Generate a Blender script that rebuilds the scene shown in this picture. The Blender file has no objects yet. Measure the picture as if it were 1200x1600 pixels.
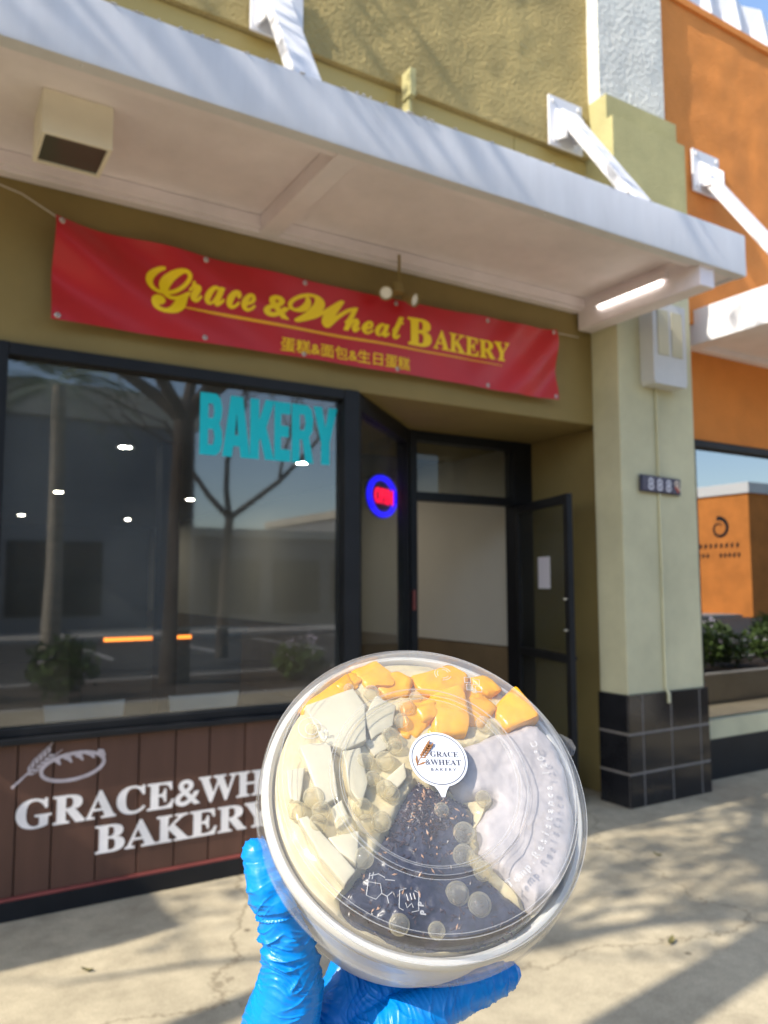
import bpy, bmesh, math, random
from mathutils import Vector, Matrix, noise
R = math.radians
sc = bpy.context.scene
col = sc.collection
random.seed(7)

# ------------------------------------------------------------------ camera
cam_d = bpy.data.cameras.new('camera'); cam = bpy.data.objects.new('camera', cam_d); col.objects.link(cam)
cam_d.sensor_fit = 'VERTICAL'; cam_d.sensor_height = 24.0; cam_d.lens = 1230 / 1600 * 24
cam_d.clip_start = 0.02; cam_d.clip_end = 2000
yaw, pitch, roll = R(31.3), R(5.2), R(-0.14)
fw = Vector((math.sin(yaw) * math.cos(pitch), math.cos(yaw) * math.cos(pitch), math.sin(pitch)))
rt = Vector((math.cos(yaw), -math.sin(yaw), 0)); up = rt.cross(fw)
rt2 = rt * math.cos(roll) + up * math.sin(roll); up2 = -rt * math.sin(roll) + up * math.cos(roll)
m = Matrix((rt2, up2, -fw)).transposed().to_4x4(); m.translation = (0, -4.16, 1.55)
cam.matrix_world = m
cam_d.dof.use_dof = True; cam_d.dof.focus_distance = 0.375; cam_d.dof.aperture_fstop = 10.0
sc.camera = cam
# ------------------------------------------------------------------ sky, sun, exposure
EL, AZ = R(40), R(8)
w = bpy.data.worlds.new('World'); sc.world = w; w.use_nodes = True
sky = w.node_tree.nodes.new('ShaderNodeTexSky'); sky.sky_type = 'NISHITA'; sky.sun_disc = False
sky.sun_elevation = EL; sky.sun_rotation = R(270) - AZ; sky.ozone_density = 1.3
w.node_tree.links.new(sky.outputs[0], w.node_tree.nodes['Background'].inputs[0])
w.node_tree.nodes['Background'].inputs[1].default_value = 0.15
sun_d = bpy.data.lights.new('sun', 'SUN'); sun_d.energy = 2.9; sun_d.angle = R(0.53); sun_d.color = (1, 0.93, 0.82)
sun = bpy.data.objects.new('sun', sun_d); col.objects.link(sun)
to_sun = Vector((-math.cos(EL) * math.cos(AZ), -math.cos(EL) * math.sin(AZ), math.sin(EL)))
sun.rotation_euler = to_sun.to_track_quat('Z', 'Y').to_euler(); sun.location = (-8, -6, 12)
sc.view_settings.view_transform = 'Standard'; sc.view_settings.look = 'None'
sc.view_settings.gamma = 1; sc.view_settings.use_curve_mapping = False
sc.view_settings.exposure = 1.2
sc.render.engine = 'CYCLES'
sc.cycles.max_bounces = 10; sc.cycles.transparent_max_bounces = 24
sc.cycles.caustics_reflective = False; sc.cycles.caustics_refractive = False
sc.cycles.sample_clamp_indirect = 6

# ------------------------------------------------------------------ materials
def pm(name, c, rough=0.6, metal=0.0, var=None, bump=None, spec=0.5, emit=None, trans=0.0, ior=1.45, sss=0.0, c2=None, coat=0.0, stretch=(1, 1, 1)):
    mt = bpy.data.materials.new(name); mt.use_nodes = True
    nt = mt.node_tree; b = nt.nodes['Principled BSDF']
    b.inputs['Base Color'].default_value = (*c, 1); b.inputs['Roughness'].default_value = rough
    b.inputs['Metallic'].default_value = metal; b.inputs['Specular IOR Level'].default_value = spec
    b.inputs['IOR'].default_value = ior
    if trans: b.inputs['Transmission Weight'].default_value = trans
    if coat: b.inputs['Coat Weight'].default_value = coat
    if sss:
        b.inputs['Subsurface Weight'].default_value = sss; b.inputs['Subsurface Radius'].default_value = (0.004, 0.003, 0.002)
        b.inputs['Subsurface Scale'].default_value = 1.0
    if emit:
        b.inputs['Emission Color'].default_value = (*emit[0], 1); b.inputs['Emission Strength'].default_value = emit[1]
    if var or bump:
        tc = nt.nodes.new('ShaderNodeTexCoord'); mp = nt.nodes.new('ShaderNodeMapping')
        mp.inputs['Scale'].default_value = stretch
        nt.links.new(tc.outputs['Object'], mp.inputs[0])
    if var:
        s, a = var
        n1 = nt.nodes.new('ShaderNodeTexNoise'); n1.inputs['Scale'].default_value = s; n1.inputs['Detail'].default_value = 8; n1.inputs['Roughness'].default_value = 0.65
        rp = nt.nodes.new('ShaderNodeValToRGB'); rp.color_ramp.elements[0].position = 0.3; rp.color_ramp.elements[1].position = 0.7
        lo = c2 if c2 else tuple(x * (1 - a) for x in c); hi = c if c2 else tuple(min(1, x * (1 + a)) for x in c)
        rp.color_ramp.elements[0].color = (*lo, 1); rp.color_ramp.elements[1].color = (*hi, 1)
        nt.links.new(mp.outputs[0], n1.inputs['Vector']); nt.links.new(n1.outputs[0], rp.inputs[0]); nt.links.new(rp.outputs[0], b.inputs['Base Color'])
    if bump:
        s, a, d = bump
        n2 = nt.nodes.new('ShaderNodeTexNoise'); n2.inputs['Scale'].default_value = s; n2.inputs['Detail'].default_value = 5
        bp = nt.nodes.new('ShaderNodeBump'); bp.inputs['Strength'].default_value = a; bp.inputs['Distance'].default_value = d
        nt.links.new(mp.outputs[0], n2.inputs['Vector']); nt.links.new(n2.outputs[0], bp.inputs['Height']); nt.links.new(bp.outputs[0], b.inputs['Normal'])
    return mt

def clear(name, tint, rough=0.0, haze=0.0, hazec=(0.9, 0.9, 0.9), ior=1.5, hazevar=None, bump=None):
    """thin clear sheet: Fresnel mix of transparent and glossy, plus an optional share of milky diffuse"""
    mt = bpy.data.materials.new(name); mt.use_nodes = True; nt = mt.node_tree
    nt.nodes.remove(nt.nodes['Principled BSDF']); out = nt.nodes['Material Output']
    t = nt.nodes.new('ShaderNodeBsdfTransparent'); t.inputs[0].default_value = (*tint, 1)
    g = nt.nodes.new('ShaderNodeBsdfGlossy'); g.inputs['Roughness'].default_value = rough
    fr = nt.nodes.new('ShaderNodeFresnel'); fr.inputs[0].default_value = ior
    mx = nt.nodes.new('ShaderNodeMixShader'); last = t.outputs[0]
    if haze:
        d = nt.nodes.new('ShaderNodeBsdfDiffuse'); d.inputs[0].default_value = (*hazec, 1)
        tl = nt.nodes.new('ShaderNodeBsdfTranslucent'); tl.inputs[0].default_value = (*hazec, 1)
        ad = nt.nodes.new('ShaderNodeMixShader'); ad.inputs[0].default_value = 0.4
        nt.links.new(d.outputs[0], ad.inputs[1]); nt.links.new(tl.outputs[0], ad.inputs[2])
        m2 = nt.nodes.new('ShaderNodeMixShader'); m2.inputs[0].default_value = haze
        if hazevar:
            tc = nt.nodes.new('ShaderNodeTexCoord'); nz = nt.nodes.new('ShaderNodeTexNoise'); nz.inputs['Scale'].default_value = hazevar
            mr = nt.nodes.new('ShaderNodeMapRange'); mr.inputs[1].default_value = 0.35; mr.inputs[2].default_value = 0.75
            mr.inputs[3].default_value = haze * 0.3; mr.inputs[4].default_value = haze * 1.7
            nt.links.new(tc.outputs['Object'], nz.inputs['Vector']); nt.links.new(nz.outputs[0], mr.inputs[0]); nt.links.new(mr.outputs[0], m2.inputs[0])
        nt.links.new(last, m2.inputs[1]); nt.links.new(ad.outputs[0], m2.inputs[2]); last = m2.outputs[0]
    if bump:
        tc2 = nt.nodes.new('ShaderNodeTexCoord'); n2 = nt.nodes.new('ShaderNodeTexNoise'); n2.inputs['Scale'].default_value = bump[0]
        bp = nt.nodes.new('ShaderNodeBump'); bp.inputs['Strength'].default_value = bump[1]; bp.inputs['Distance'].default_value = bump[2]
        nt.links.new(tc2.outputs['Object'], n2.inputs['Vector']); nt.links.new(n2.outputs[0], bp.inputs['Height'])
        nt.links.new(bp.outputs[0], g.inputs['Normal']); nt.links.new(bp.outputs[0], fr.inputs['Normal'])
    ge = nt.nodes.new('ShaderNodeNewGeometry'); mu = nt.nodes.new('ShaderNodeMath'); mu.operation = 'SUBTRACT'; mu.use_clamp = True
    nt.links.new(fr.outputs[0], mu.inputs[0]); nt.links.new(ge.outputs['Backfacing'], mu.inputs[1])   # no reflection when leaving the thin sheet
    nt.links.new(mu.outputs[0], mx.inputs[0]); nt.links.new(last, mx.inputs[1]); nt.links.new(g.outputs[0], mx.inputs[2])
    nt.links.new(mx.outputs[0], out.inputs[0])
    return mt

MT = dict(
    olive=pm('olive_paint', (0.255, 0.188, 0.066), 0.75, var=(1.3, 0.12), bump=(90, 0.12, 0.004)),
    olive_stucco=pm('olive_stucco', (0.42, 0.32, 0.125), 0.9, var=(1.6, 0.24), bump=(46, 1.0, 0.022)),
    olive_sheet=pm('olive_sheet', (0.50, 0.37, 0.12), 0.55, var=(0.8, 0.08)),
    column=pm('column_stucco', (0.56, 0.53, 0.345), 0.85, var=(1.6, 0.14), bump=(70, 0.25, 0.006)),
    cap=pm('column_cap_stucco', (0.45, 0.405, 0.19), 0.9, var=(2.0, 0.16), bump=(75, 0.7, 0.010)),
    pilaster=pm('pale_stucco', (0.70, 0.685, 0.61), 0.9, var=(2.0, 0.12), bump=(28, 0.8, 0.025)),
    orange=pm('orange_stucco', (0.70, 0.245, 0.05), 0.9, var=(1.2, 0.16), bump=(60, 0.7, 0.012)),
    white=pm('white_painted_metal', (0.74, 0.73, 0.74), 0.42, var=(1.1, 0.07), bump=(2.2, 0.12, 0.02)),
    fascia=pm('weathered_fascia', (0.74, 0.735, 0.75), 0.42, var=(7, 0.13), c2=(0.66, 0.655, 0.67), bump=(2.2, 0.2, 0.02), stretch=(1.2, 1, 0.22)),
    soffit=pm('soffit_paint', (0.84, 0.765, 0.785), 0.6, var=(1.3, 0.12)),
    beige=pm('beige_metal', (0.88, 0.82, 0.66), 0.5, var=(3, 0.05)),
    black=pm('black_anodised', (0.012, 0.013, 0.015), 0.5, var=(3, 0.3), spec=0.3),
    tile=pm('black_glazed_tile', (0.016, 0.016, 0.018), 0.12, var=(4, 0.35)),
    grout=pm('grout', (0.20, 0.18, 0.16), 0.9, var=(8, 0.2)),
    plank=pm('brown_painted_plank', (0.105, 0.05, 0.034), 0.5, var=(5, 0.22), bump=(14, 0.2, 0.004), stretch=(1, 1, 0.15)),
    redtrim=pm('red_trim', (0.25, 0.06, 0.05), 0.5, var=(4, 0.25)),
    vinyl=pm('white_vinyl', (0.90, 0.86, 0.83), 0.5, var=(9, 0.08)),
    lilac=pm('worn_white_vinyl', (0.56, 0.49, 0.50), 0.55, var=(30, 0.2)),
    red=pm('red_banner_vinyl', (0.50, 0.015, 0.018), 0.38, var=(1.2, 0.1)),
    yellow=pm('yellow_print', (0.95, 0.65, 0.003), 0.45),
    amber=pm('amber_print', (0.85, 0.40, 0.01), 0.45),
    cyan=pm('cyan_vinyl', (0.0, 0.52, 0.58), 0.5),
    steel=pm('steel', (0.55, 0.55, 0.52), 0.3, metal=1.0),
    cord=pm('cord', (0.5, 0.45, 0.38), 0.8),
    concrete=pm('concrete', (0.46, 0.405, 0.30), 0.9, var=(1.1, 0.16), bump=(60, 0.35, 0.006)),
    asphalt=pm('asphalt', (0.055, 0.054, 0.053), 0.9, var=(3, 0.25), bump=(120, 0.4, 0.01)),
    paint=pm('road_paint', (0.75, 0.74, 0.7), 0.7),
    kerb=pm('kerb_concrete', (0.42, 0.40, 0.36), 0.9, var=(2, 0.15)),
    soil=pm('soil', (0.07, 0.05, 0.035), 0.95, var=(6, 0.4), bump=(30, 0.8, 0.03)),
    wallin=pm('interior_cream_paint', (0.76, 0.71, 0.61), 0.8, var=(0.8, 0.04)),
    darkin=pm('interior_dark_paint', (0.10, 0.104, 0.108), 0.8, var=(0.8, 0.1)),
    wains=pm('interior_wainscot', (0.27, 0.185, 0.10), 0.6, var=(3, 0.15)),
    floorin=pm('interior_floor', (0.09, 0.08, 0.07), 0.4, var=(3, 0.2)),
    chair=pm('chair_shell', (0.85, 0.83, 0.77), 0.45),
    counter=pm('counter', (0.08, 0.085, 0.09), 0.4),
    led=pm('led_strip', (0.8, 0.3, 0.05), 0.5, emit=((1, 0.25, 0.03), 2.2)),
    down=pm('downlight_lens', (0.9, 0.9, 0.85), 0.5, emit=((1, 0.92, 0.78), 120)),
    stripglow=pm('bright_strip_glow', (0.9, 0.9, 0.85), 0.5, emit=((1, 0.97, 0.88), 2.2)),  # emissive colour of the strip added beside the end beam
    neonb=pm('neon_blue', (0.02, 0.02, 0.5), 0.5, emit=((0.01, 0.005, 1.0), 1.3)),
    neonr=pm('neon_red', (0.5, 0.0, 0.02), 0.5, emit=((1.0, 0.004, 0.05), 1.2)),
    glass=clear('window_glass', (0.80, 0.82, 0.81), 0.028, ior=2.3, haze=0.06, hazec=(0.60, 0.64, 0.61), hazevar=1.1),
    doorglass=clear('door_glass', (0.78, 0.80, 0.78), 0.015, ior=1.5, haze=0.05, hazec=(0.6, 0.6, 0.56), hazevar=1.5),
    nextglass=clear('bright_window_glass', (0.25, 0.27, 0.28), 0.0, ior=4.6),
    lens=clear('fixture_lens', (0.25, 0.26, 0.22), 0.25, haze=0.35, hazec=(0.4, 0.4, 0.33)),
    lampgrey=pm('lamp_grey_paint', (0.58, 0.58, 0.57), 0.45, var=(4, 0.05)),
    lampamber=pm('lamp_amber_pane', (0.50, 0.46, 0.31), 0.3),
    navy=pm('navy_enamel', (0.035, 0.035, 0.07), 0.3, var=(20, 0.3)),
    digit=pm('digit_grey', (0.55, 0.54, 0.6), 0.4),
    cream_print=pm('cream_print', (0.7, 0.58, 0.45), 0.5),
    red_print=pm('rust_print', (0.45, 0.07, 0.03), 0.5),
    paper=pm('paper', (0.78, 0.76, 0.82), 0.7),
    bark=pm('bark', (0.085, 0.065, 0.05), 0.9, var=(9, 0.4), bump=(18, 0.8, 0.02), stretch=(1, 1, 0.25)),
    palmbark=pm('palm_bark', (0.42, 0.37, 0.29), 0.9, var=(6, 0.35), bump=(12, 0.8, 0.03), stretch=(0.3, 0.3, 3)),
    leaf=pm('leaf', (0.10, 0.16, 0.04), 0.5, var=(2, 0.4)),
    leaf2=pm('dry_leaf', (0.16, 0.14, 0.05), 0.6, var=(2, 0.3)),
    petal=pm('petal', (0.62, 0.55, 0.66), 0.6),
    greywall=pm('grey_render', (0.24, 0.245, 0.25), 0.85, var=(0.4, 0.1)),
    creamwall=pm('cream_render', (0.55, 0.50, 0.40), 0.85, var=(0.4, 0.08)),
    dullwall=pm('dull_brown_render', (0.22, 0.20, 0.18), 0.85, var=(0.4, 0.1)),
    whitetrim=pm('white_trim', (0.78, 0.77, 0.74), 0.7),
    darkglass=pm('dark_glazing', (0.02, 0.025, 0.03), 0.08),
    carsilver=pm('silver_car_paint', (0.45, 0.46, 0.48), 0.25, metal=0.6, coat=0.8),
    carwhite=pm('white_car_paint', (0.7, 0.7, 0.7), 0.25, coat=0.8),
    tyre=pm('tyre', (0.02, 0.02, 0.02), 0.85),
)

# ------------------------------------------------------------------ helpers
class MB:
    def __init__(s): s.v = []; s.f = []; s.sm = False
    def add(s, vs, fs):
        o = len(s.v); s.v += [tuple(p) for p in vs]; s.f += [tuple(i + o for i in f) for f in fs]; return s
    def box(s, x0, x1, y0, y1, z0, z1):
        return s.add([(x0, y0, z0), (x1, y0, z0), (x1, y1, z0), (x0, y1, z0), (x0, y0, z1), (x1, y0, z1), (x1, y1, z1), (x0, y1, z1)],
                     [(0, 3, 2, 1), (4, 5, 6, 7), (0, 1, 5, 4), (1, 2, 6, 5), (2, 3, 7, 6), (3, 0, 4, 7)])
    def prism(s, poly, a, b, axis='z'):
        """polygon (2-D) extruded from a to b along axis"""
        n = len(poly)
        def P(p, t): return {'z': (p[0], p[1], t), 'y': (p[0], t, p[1]), 'x': (t, p[0], p[1])}[axis]
        vs = [P(p, a) for p in poly] + [P(p, b) for p in poly]
        return s.add(vs, [tuple(range(n - 1, -1, -1)), tuple(range(n, 2 * n))] + [(i, (i + 1) % n, n + (i + 1) % n, n + i) for i in range(n)])
    def tube(s, pts, rad, n=8, cap=True):
        pts = [Vector(p) for p in pts]; k = len(pts)
        rads = rad if isinstance(rad, (list, tuple)) else [rad] * k
        ref = None; vs = []
        for i, p in enumerate(pts):
            t = (pts[min(i + 1, k - 1)] - pts[max(i - 1, 0)]).normalized()
            if ref is None: ref = t.orthogonal().normalized()
            ref = (ref - t * ref.dot(t)); ref = ref.normalized() if ref.length > 1e-6 else t.orthogonal().normalized()
            b = t.cross(ref)
            for j in range(n):
                a = 2 * math.pi * j / n; vs.append(p + (ref * math.cos(a) + b * math.sin(a)) * rads[i])
        fs = [(i * n + j, i * n + (j + 1) % n, (i + 1) * n + (j + 1) % n, (i + 1) * n + j) for i in range(k - 1) for j in range(n)]
        if cap: fs += [tuple(range(n - 1, -1, -1)), tuple(range((k - 1) * n, k * n))]
        s.sm = True
        return s.add(vs, fs)
    def lathe(s, prof, n=48, closed=False):
        k = len(prof); vs = []
        for r, z in prof:
            for j in range(n):
                a = 2 * math.pi * j / n; vs.append((r * math.cos(a), r * math.sin(a), z))
        rng = range(k if closed else k - 1)
        fs = [(i * n + j, i * n + (j + 1) % n, ((i + 1) % k) * n + (j + 1) % n, ((i + 1) % k) * n + j) for i in rng for j in range(n)]
        s.sm = True
        return s.add(vs, fs)
    def mesh(s, name, bevel=0.0, smooth=None):
        me = bpy.data.meshes.new(name); me.from_pydata(s.v, [], s.f)
        bm = bmesh.new(); bm.from_mesh(me)
        bmesh.ops.recalc_face_normals(bm, faces=bm.faces)
        if bevel: bmesh.ops.bevel(bm, geom=list(bm.edges), offset=bevel, segments=2, affect='EDGES', profile=0.5, clamp_overlap=True)
        bm.to_mesh(me); bm.free()
        if smooth if smooth is not None else s.sm:
            me.polygons.foreach_set('use_smooth', [True] * len(me.polygons))
            me.set_sharp_from_angle(angle=R(40))
        return me
    def build(s, name, mat, parent=None, bevel=0.0, smooth=None, loc=None):
        return link(name, s.mesh(name, bevel, smooth), mat, parent, loc)

def link(name, me, mat, parent=None, loc=None):
    if mat is not None and not me.materials: me.materials.append(MT[mat] if isinstance(mat, str) else mat)
    o = bpy.data.objects.new(name, me); col.objects.link(o)
    if parent is not None: o.parent = parent
    if loc is not None: o.location = loc
    return o
def tag(o, label, cat, group=None):
    o['label'] = label; o['category'] = cat
    if group: o['group'] = group
    return o
def thing(name, label, cat, loc=(0, 0, 0), rz=0.0, group=None):
    o = bpy.data.objects.new(name, None); col.objects.link(o); o.location = loc; o.rotation_euler = (0, 0, rz); o.empty_display_size = 0.1
    return tag(o, label, cat, group)
def struct(o): o['kind'] = 'structure'; return o
def stuff(o): o['kind'] = 'stuff'; return o
def box(name, mat, parent, x0, x1, y0, y1, z0, z1, bevel=0.003, base=(0, 0, 0)):
    bx, by, bz = base
    return MB().box(x0 - bx, x1 - bx, y0 - by, y1 - by, z0 - bz, z1 - bz).build(name, mat, parent, bevel=bevel)

_gc = {}
def glyph(body, offset=0.0, res=4):
    k = (body, offset, res)
    if k not in _gc:
        c = bpy.data.curves.new('g', 'FONT'); c.body = body; c.offset = offset; c.resolution_u = res
        o = bpy.data.objects.new('g', c)
        me = bpy.data.meshes.new_from_object(o)
        vs = [(v.co.x, v.co.y) for v in me.vertices]; fs = [tuple(p.vertices) for p in me.polygons]
        bpy.data.objects.remove(o); bpy.data.curves.remove(c); bpy.data.meshes.remove(me)
        _gc[k] = (vs, fs)
    return _gc[k]
def outline(body):
    """closed outlines of a glyph as point lists"""
    vs, fs = glyph(body); edges = {}
    for f in fs:
        for i in range(len(f)):
            a, b = f[i], f[(i + 1) % len(f)]; e = (min(a, b), max(a, b)); edges[e] = edges.get(e, 0) + 1
    nb = {}
    for (a, b), n in edges.items():
        if n == 1: nb.setdefault(a, []).append(b); nb.setdefault(b, []).append(a)
    loops = []; seen = set()
    for s0 in nb:
        if s0 in seen: continue
        lp = [s0]; seen.add(s0); cur = s0
        while True:
            nx = [q for q in nb[cur] if q not in seen]
            if not nx: break
            cur = nx[0]; seen.add(cur); lp.append(cur)
        loops.append([vs[i] for i in lp])
    return loops
def letters(parent, body, x0, x1, z0, z1, fn, mat, name='letter', offset=0.0, cap=None, sub=0.0, shear=0.0, thick=0.0012, fat=0.0):
    """one mesh per letter; glyph x range -> x0..x1, baseline..cap height -> z0..z1; fn(x, z, d) puts it on the surface"""
    chars = []; 
    for i, ch in enumerate(body):
        if ch == ' ': continue
        vs, fs = glyph(ch, offset); pv = glyph(body[:i + 1], offset)[0]
        dx = max(p[0] for p in pv) - max(p[0] for p in vs)
        nf = len(fs); vs = list(vs); fs = list(fs)
        if fat:      # heavier weight: a ribbon laid along the glyph outline
            for lp in outline(ch):
                k = len(lp); o_ = len(vs)
                for i_ in range(k):
                    a, b = Vector(lp[i_ - 1]), Vector(lp[(i_ + 1) % k]); t = (b - a)
                    t = t.normalized() if t.length > 1e-6 else Vector((1, 0)); n = Vector((-t.y, t.x)) * fat; c = Vector(lp[i_]); vs += [tuple(c + n), tuple(c - n)]
                fs += [(o_ + 2 * i_, o_ + 2 * i_ + 1, o_ + 2 * ((i_ + 1) % k) + 1, o_ + 2 * ((i_ + 1) % k)) for i_ in range(k)]
        chars.append(([(p[0] + dx + shear * p[1], p[1]) for p in vs], fs, nf))
    xs = [p[0] for vs, _, _ in chars for p in vs]; top = cap or max(p[1] for vs, _, _ in chars for p in vs)
    sx = (x1 - x0) / (max(xs) - min(xs)); sz = (z1 - z0) / top; mx = min(xs)
    outs = []
    for vs, fs, nf in chars:
        used = {i for f in fs[:nf] for i in f}
        bm = bmesh.new(); bv = [bm.verts.new((x0 + (p[0] - mx) * sx, z0 + p[1] * sz, 0 if i in used else thick * 0.4)) for i, p in enumerate(vs)]
        for f in fs:
            try: bm.faces.new([bv[i] for i in f])
            except ValueError: pass
        bmesh.ops.remove_doubles(bm, verts=bm.verts, dist=1e-6)
        if sub:
            for _ in range(3):
                le = [e for e in bm.edges if e.calc_length() > sub]
                if not le: break
                bmesh.ops.subdivide_edges(bm, edges=le, cuts=1)
            bmesh.ops.triangulate(bm, faces=bm.faces)
        r = bmesh.ops.extrude_face_region(bm, geom=list(bm.faces))
        for v in [g for g in r['geom'] if isinstance(g, bmesh.types.BMVert)]: v.co.z += thick
        for v in bm.verts: v.co = fn(v.co.x, v.co.y, v.co.z)
        bmesh.ops.recalc_face_normals(bm, faces=bm.faces)
        me = bpy.data.meshes.new(name); bm.to_mesh(me); bm.free()
        outs.append(link(name, me, mat, parent))
    return outs

# ================================================================== SETTING
g = MB(); g.add([(-400, -400, -0.16), (400, -400, -0.16), (400, 60, -0.16), (-400, 60, -0.16)], [(0, 1, 2, 3)])
struct(g.build('ground', 'asphalt'))
def slab_grid(x0, x1, y0, y1, z, nx, ny, amp=0.004):
    g = MB(); vs = []
    for j in range(ny + 1):
        for i in range(nx + 1):
            x = x0 + (x1 - x0) * i / nx; y = y0 + (y1 - y0) * j / ny
            vs.append((x, y, z + amp * noise.noise(Vector((x * 0.7, y * 0.7, 3.1)))))
    g.add(vs, [(j * (nx + 1) + i, j * (nx + 1) + i + 1, (j + 1) * (nx + 1) + i + 1, (j + 1) * (nx + 1) + i) for j in range(ny) for i in range(nx)])
    g.sm = True
    return g

# pavement material: sandy concrete with stains, aggregate and fine cracks
def pavement_mat():
    mt = pm('pavement_concrete', (0.47, 0.41, 0.30), 0.88, bump=(70, 0.3, 0.004)); nt = mt.node_tree; b = nt.nodes['Principled BSDF']
    tc = nt.nodes.new('ShaderNodeTexCoord')
    def nz(s, d=6, r=0.6):
        n = nt.nodes.new('ShaderNodeTexNoise'); n.inputs['Scale'].default_value = s; n.inputs['Detail'].default_value = d; n.inputs['Roughness'].default_value = r
        nt.links.new(tc.outputs['Object'], n.inputs['Vector']); return n
    def ramp(src, p0, c0, p1, c1):
        r = nt.nodes.new('ShaderNodeValToRGB'); e = r.color_ramp.elements; e[0].position = p0; e[0].color = (*c0, 1); e[1].position = p1; e[1].color = (*c1, 1)
        nt.links.new(src, r.inputs[0]); return r
    def mul(a, c):
        mx = nt.nodes.new('ShaderNodeMix'); mx.data_type = 'RGBA'; mx.blend_type = 'MULTIPLY'; mx.inputs[0].default_value = 1
        nt.links.new(a, mx.inputs[6]); nt.links.new(c, mx.inputs[7]); return mx.outputs[2]
    base = ramp(nz(0.9).outputs[0], 0.3, (0.45, 0.385, 0.265), 0.7, (0.55, 0.475, 0.33)).outputs[0]
    spots = ramp(nz(7.5, 8, 0.75).outputs[0], 0.28, (0.70, 0.69, 0.68), 0.66, (1.06, 1.06, 1.05)).outputs[0]
    agg = ramp(nz(160, 2).outputs[0], 0.35, (0.84, 0.83, 0.81), 0.65, (1.1, 1.1, 1.1)).outputs[0]
    gum = nt.nodes.new('ShaderNodeTexVoronoi'); gum.inputs['Scale'].default_value = 3.1; nt.links.new(tc.outputs['Object'], gum.inputs['Vector'])
    gm = ramp(gum.outputs['Distance'], 0.035, (0.42, 0.40, 0.38), 0.055, (1, 1, 1)).outputs[0]
    ck = nt.nodes.new('ShaderNodeTexVoronoi'); ck.feature = 'DISTANCE_TO_EDGE'; ck.inputs['Scale'].default_value = 0.42
    dn = nz(2.5, 6, 0.7); vm = nt.nodes.new('ShaderNodeVectorMath'); vm.operation = 'MULTIPLY_ADD'; vm.inputs[1].default_value = (0.5, 0.5, 0.0)
    nt.links.new(dn.outputs['Color'], vm.inputs[0]); nt.links.new(tc.outputs['Object'], vm.inputs[2]); nt.links.new(vm.outputs[0], ck.inputs['Vector'])
    cr = ramp(ck.outputs['Distance'], 0.0015, (0.55, 0.53, 0.5), 0.004, (1, 1, 1)).outputs[0]
    grime = ramp(nz(0.45, 4, 0.7).outputs[0], 0.35, (0.86, 0.86, 0.86), 0.6, (1.04, 1.04, 1.04)).outputs[0]
    nt.links.new(mul(mul(mul(mul(mul(base, spots), agg), gm), cr), grime), b.inputs['Base Color'])
    return mt
MT['pavement'] = pavement_mat()
pav = struct(slab_grid(-30, 40, -6.5, 0.9, 0.0, 140, 16, 0.003).build('pavement', 'pavement'))
struct(MB().box(-30, 40, -6.68, -6.5, -0.16, 0.004).build('planting_kerb', 'kerb', bevel=0.015))
struct(slab_grid(-30, 40, -9.2, -6.68, -0.02, 120, 10, 0.05).build('planting_bed', 'soil'))
struct(MB().box(-30, 40, -9.38, -9.2, -0.16, 0.0).build('road_kerb', 'kerb', bevel=0.015))
for i in range(12):
    x = -4 + i * 2.7
    p = struct(MB().box(x, x + 0.1, -19.5, -14.5, -0.158, -0.156).build('parking_line', 'paint'))
struct(MB().box(-40, 60, -23.5, -20.5, -0.16, -0.02).build('far_pavement', 'kerb', bevel=0.01))

# ================================================================== BAKERY BUILDING
bk = thing('bakery_building', 'olive stucco shop building with a recessed doorway and a pale pilaster', 'building')
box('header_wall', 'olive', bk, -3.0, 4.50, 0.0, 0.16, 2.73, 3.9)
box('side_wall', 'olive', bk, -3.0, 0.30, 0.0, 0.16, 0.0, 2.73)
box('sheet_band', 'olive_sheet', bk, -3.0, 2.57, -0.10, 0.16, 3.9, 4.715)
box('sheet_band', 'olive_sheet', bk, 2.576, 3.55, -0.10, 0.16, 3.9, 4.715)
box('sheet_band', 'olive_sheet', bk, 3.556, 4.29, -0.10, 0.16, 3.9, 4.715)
# stucco upper wall: a displaced sheet in front of a solid wall
def stucco(name, mat, parent, x0, x1, y, z0, z1, step=0.05, amp=0.006, depth=0.3):
    nx = max(2, int((x1 - x0) / step)); nz = max(2, int((z1 - z0) / step)); vs = []
    for j in range(nz + 1):
        for i in range(nx + 1):
            x = x0 + (x1 - x0) * i / nx; z = z0 + (z1 - z0) * j / nz
            e = min(i, nx - i, j, nz - j)
            d = amp * (noise.noise(Vector((x * 3.3, 1.7, z * 3.3))) + 0.6 * noise.noise(Vector((x * 8, 4.2, z * 8)))) if e > 0 else 0.0
            vs.append((x, y + d, z))
    k = nx + 1
    fs = [(j * k + i, j * k + i + 1, (j + 1) * k + i + 1, (j + 1) * k + i) for j in range(nz) for i in range(nx)]
    b = len(vs)
    ring = [i for i in range(k)] + [j * k + nx for j in range(1, nz + 1)] + [nz * k + i for i in range(nx - 1, -1, -1)] + [j * k for j in range(nz - 1, 0, -1)]
    vs += [(vs[i][0], y + depth, vs[i][2]) for i in ring]
    n = len(ring)
    fs += [(ring[i], b + i, b + (i + 1) % n, ring[(i + 1) % n]) for i in range(n)] + [tuple(b + i for i in range(n))]
    g = MB(); g.add(vs, fs); g.sm = True
    return g.build(name, mat, parent)
stucco('upper_wall', 'olive_stucco', bk, -3.0, 4.30, -0.14, 4.72, 8.2, 0.04, 0.011)
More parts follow.
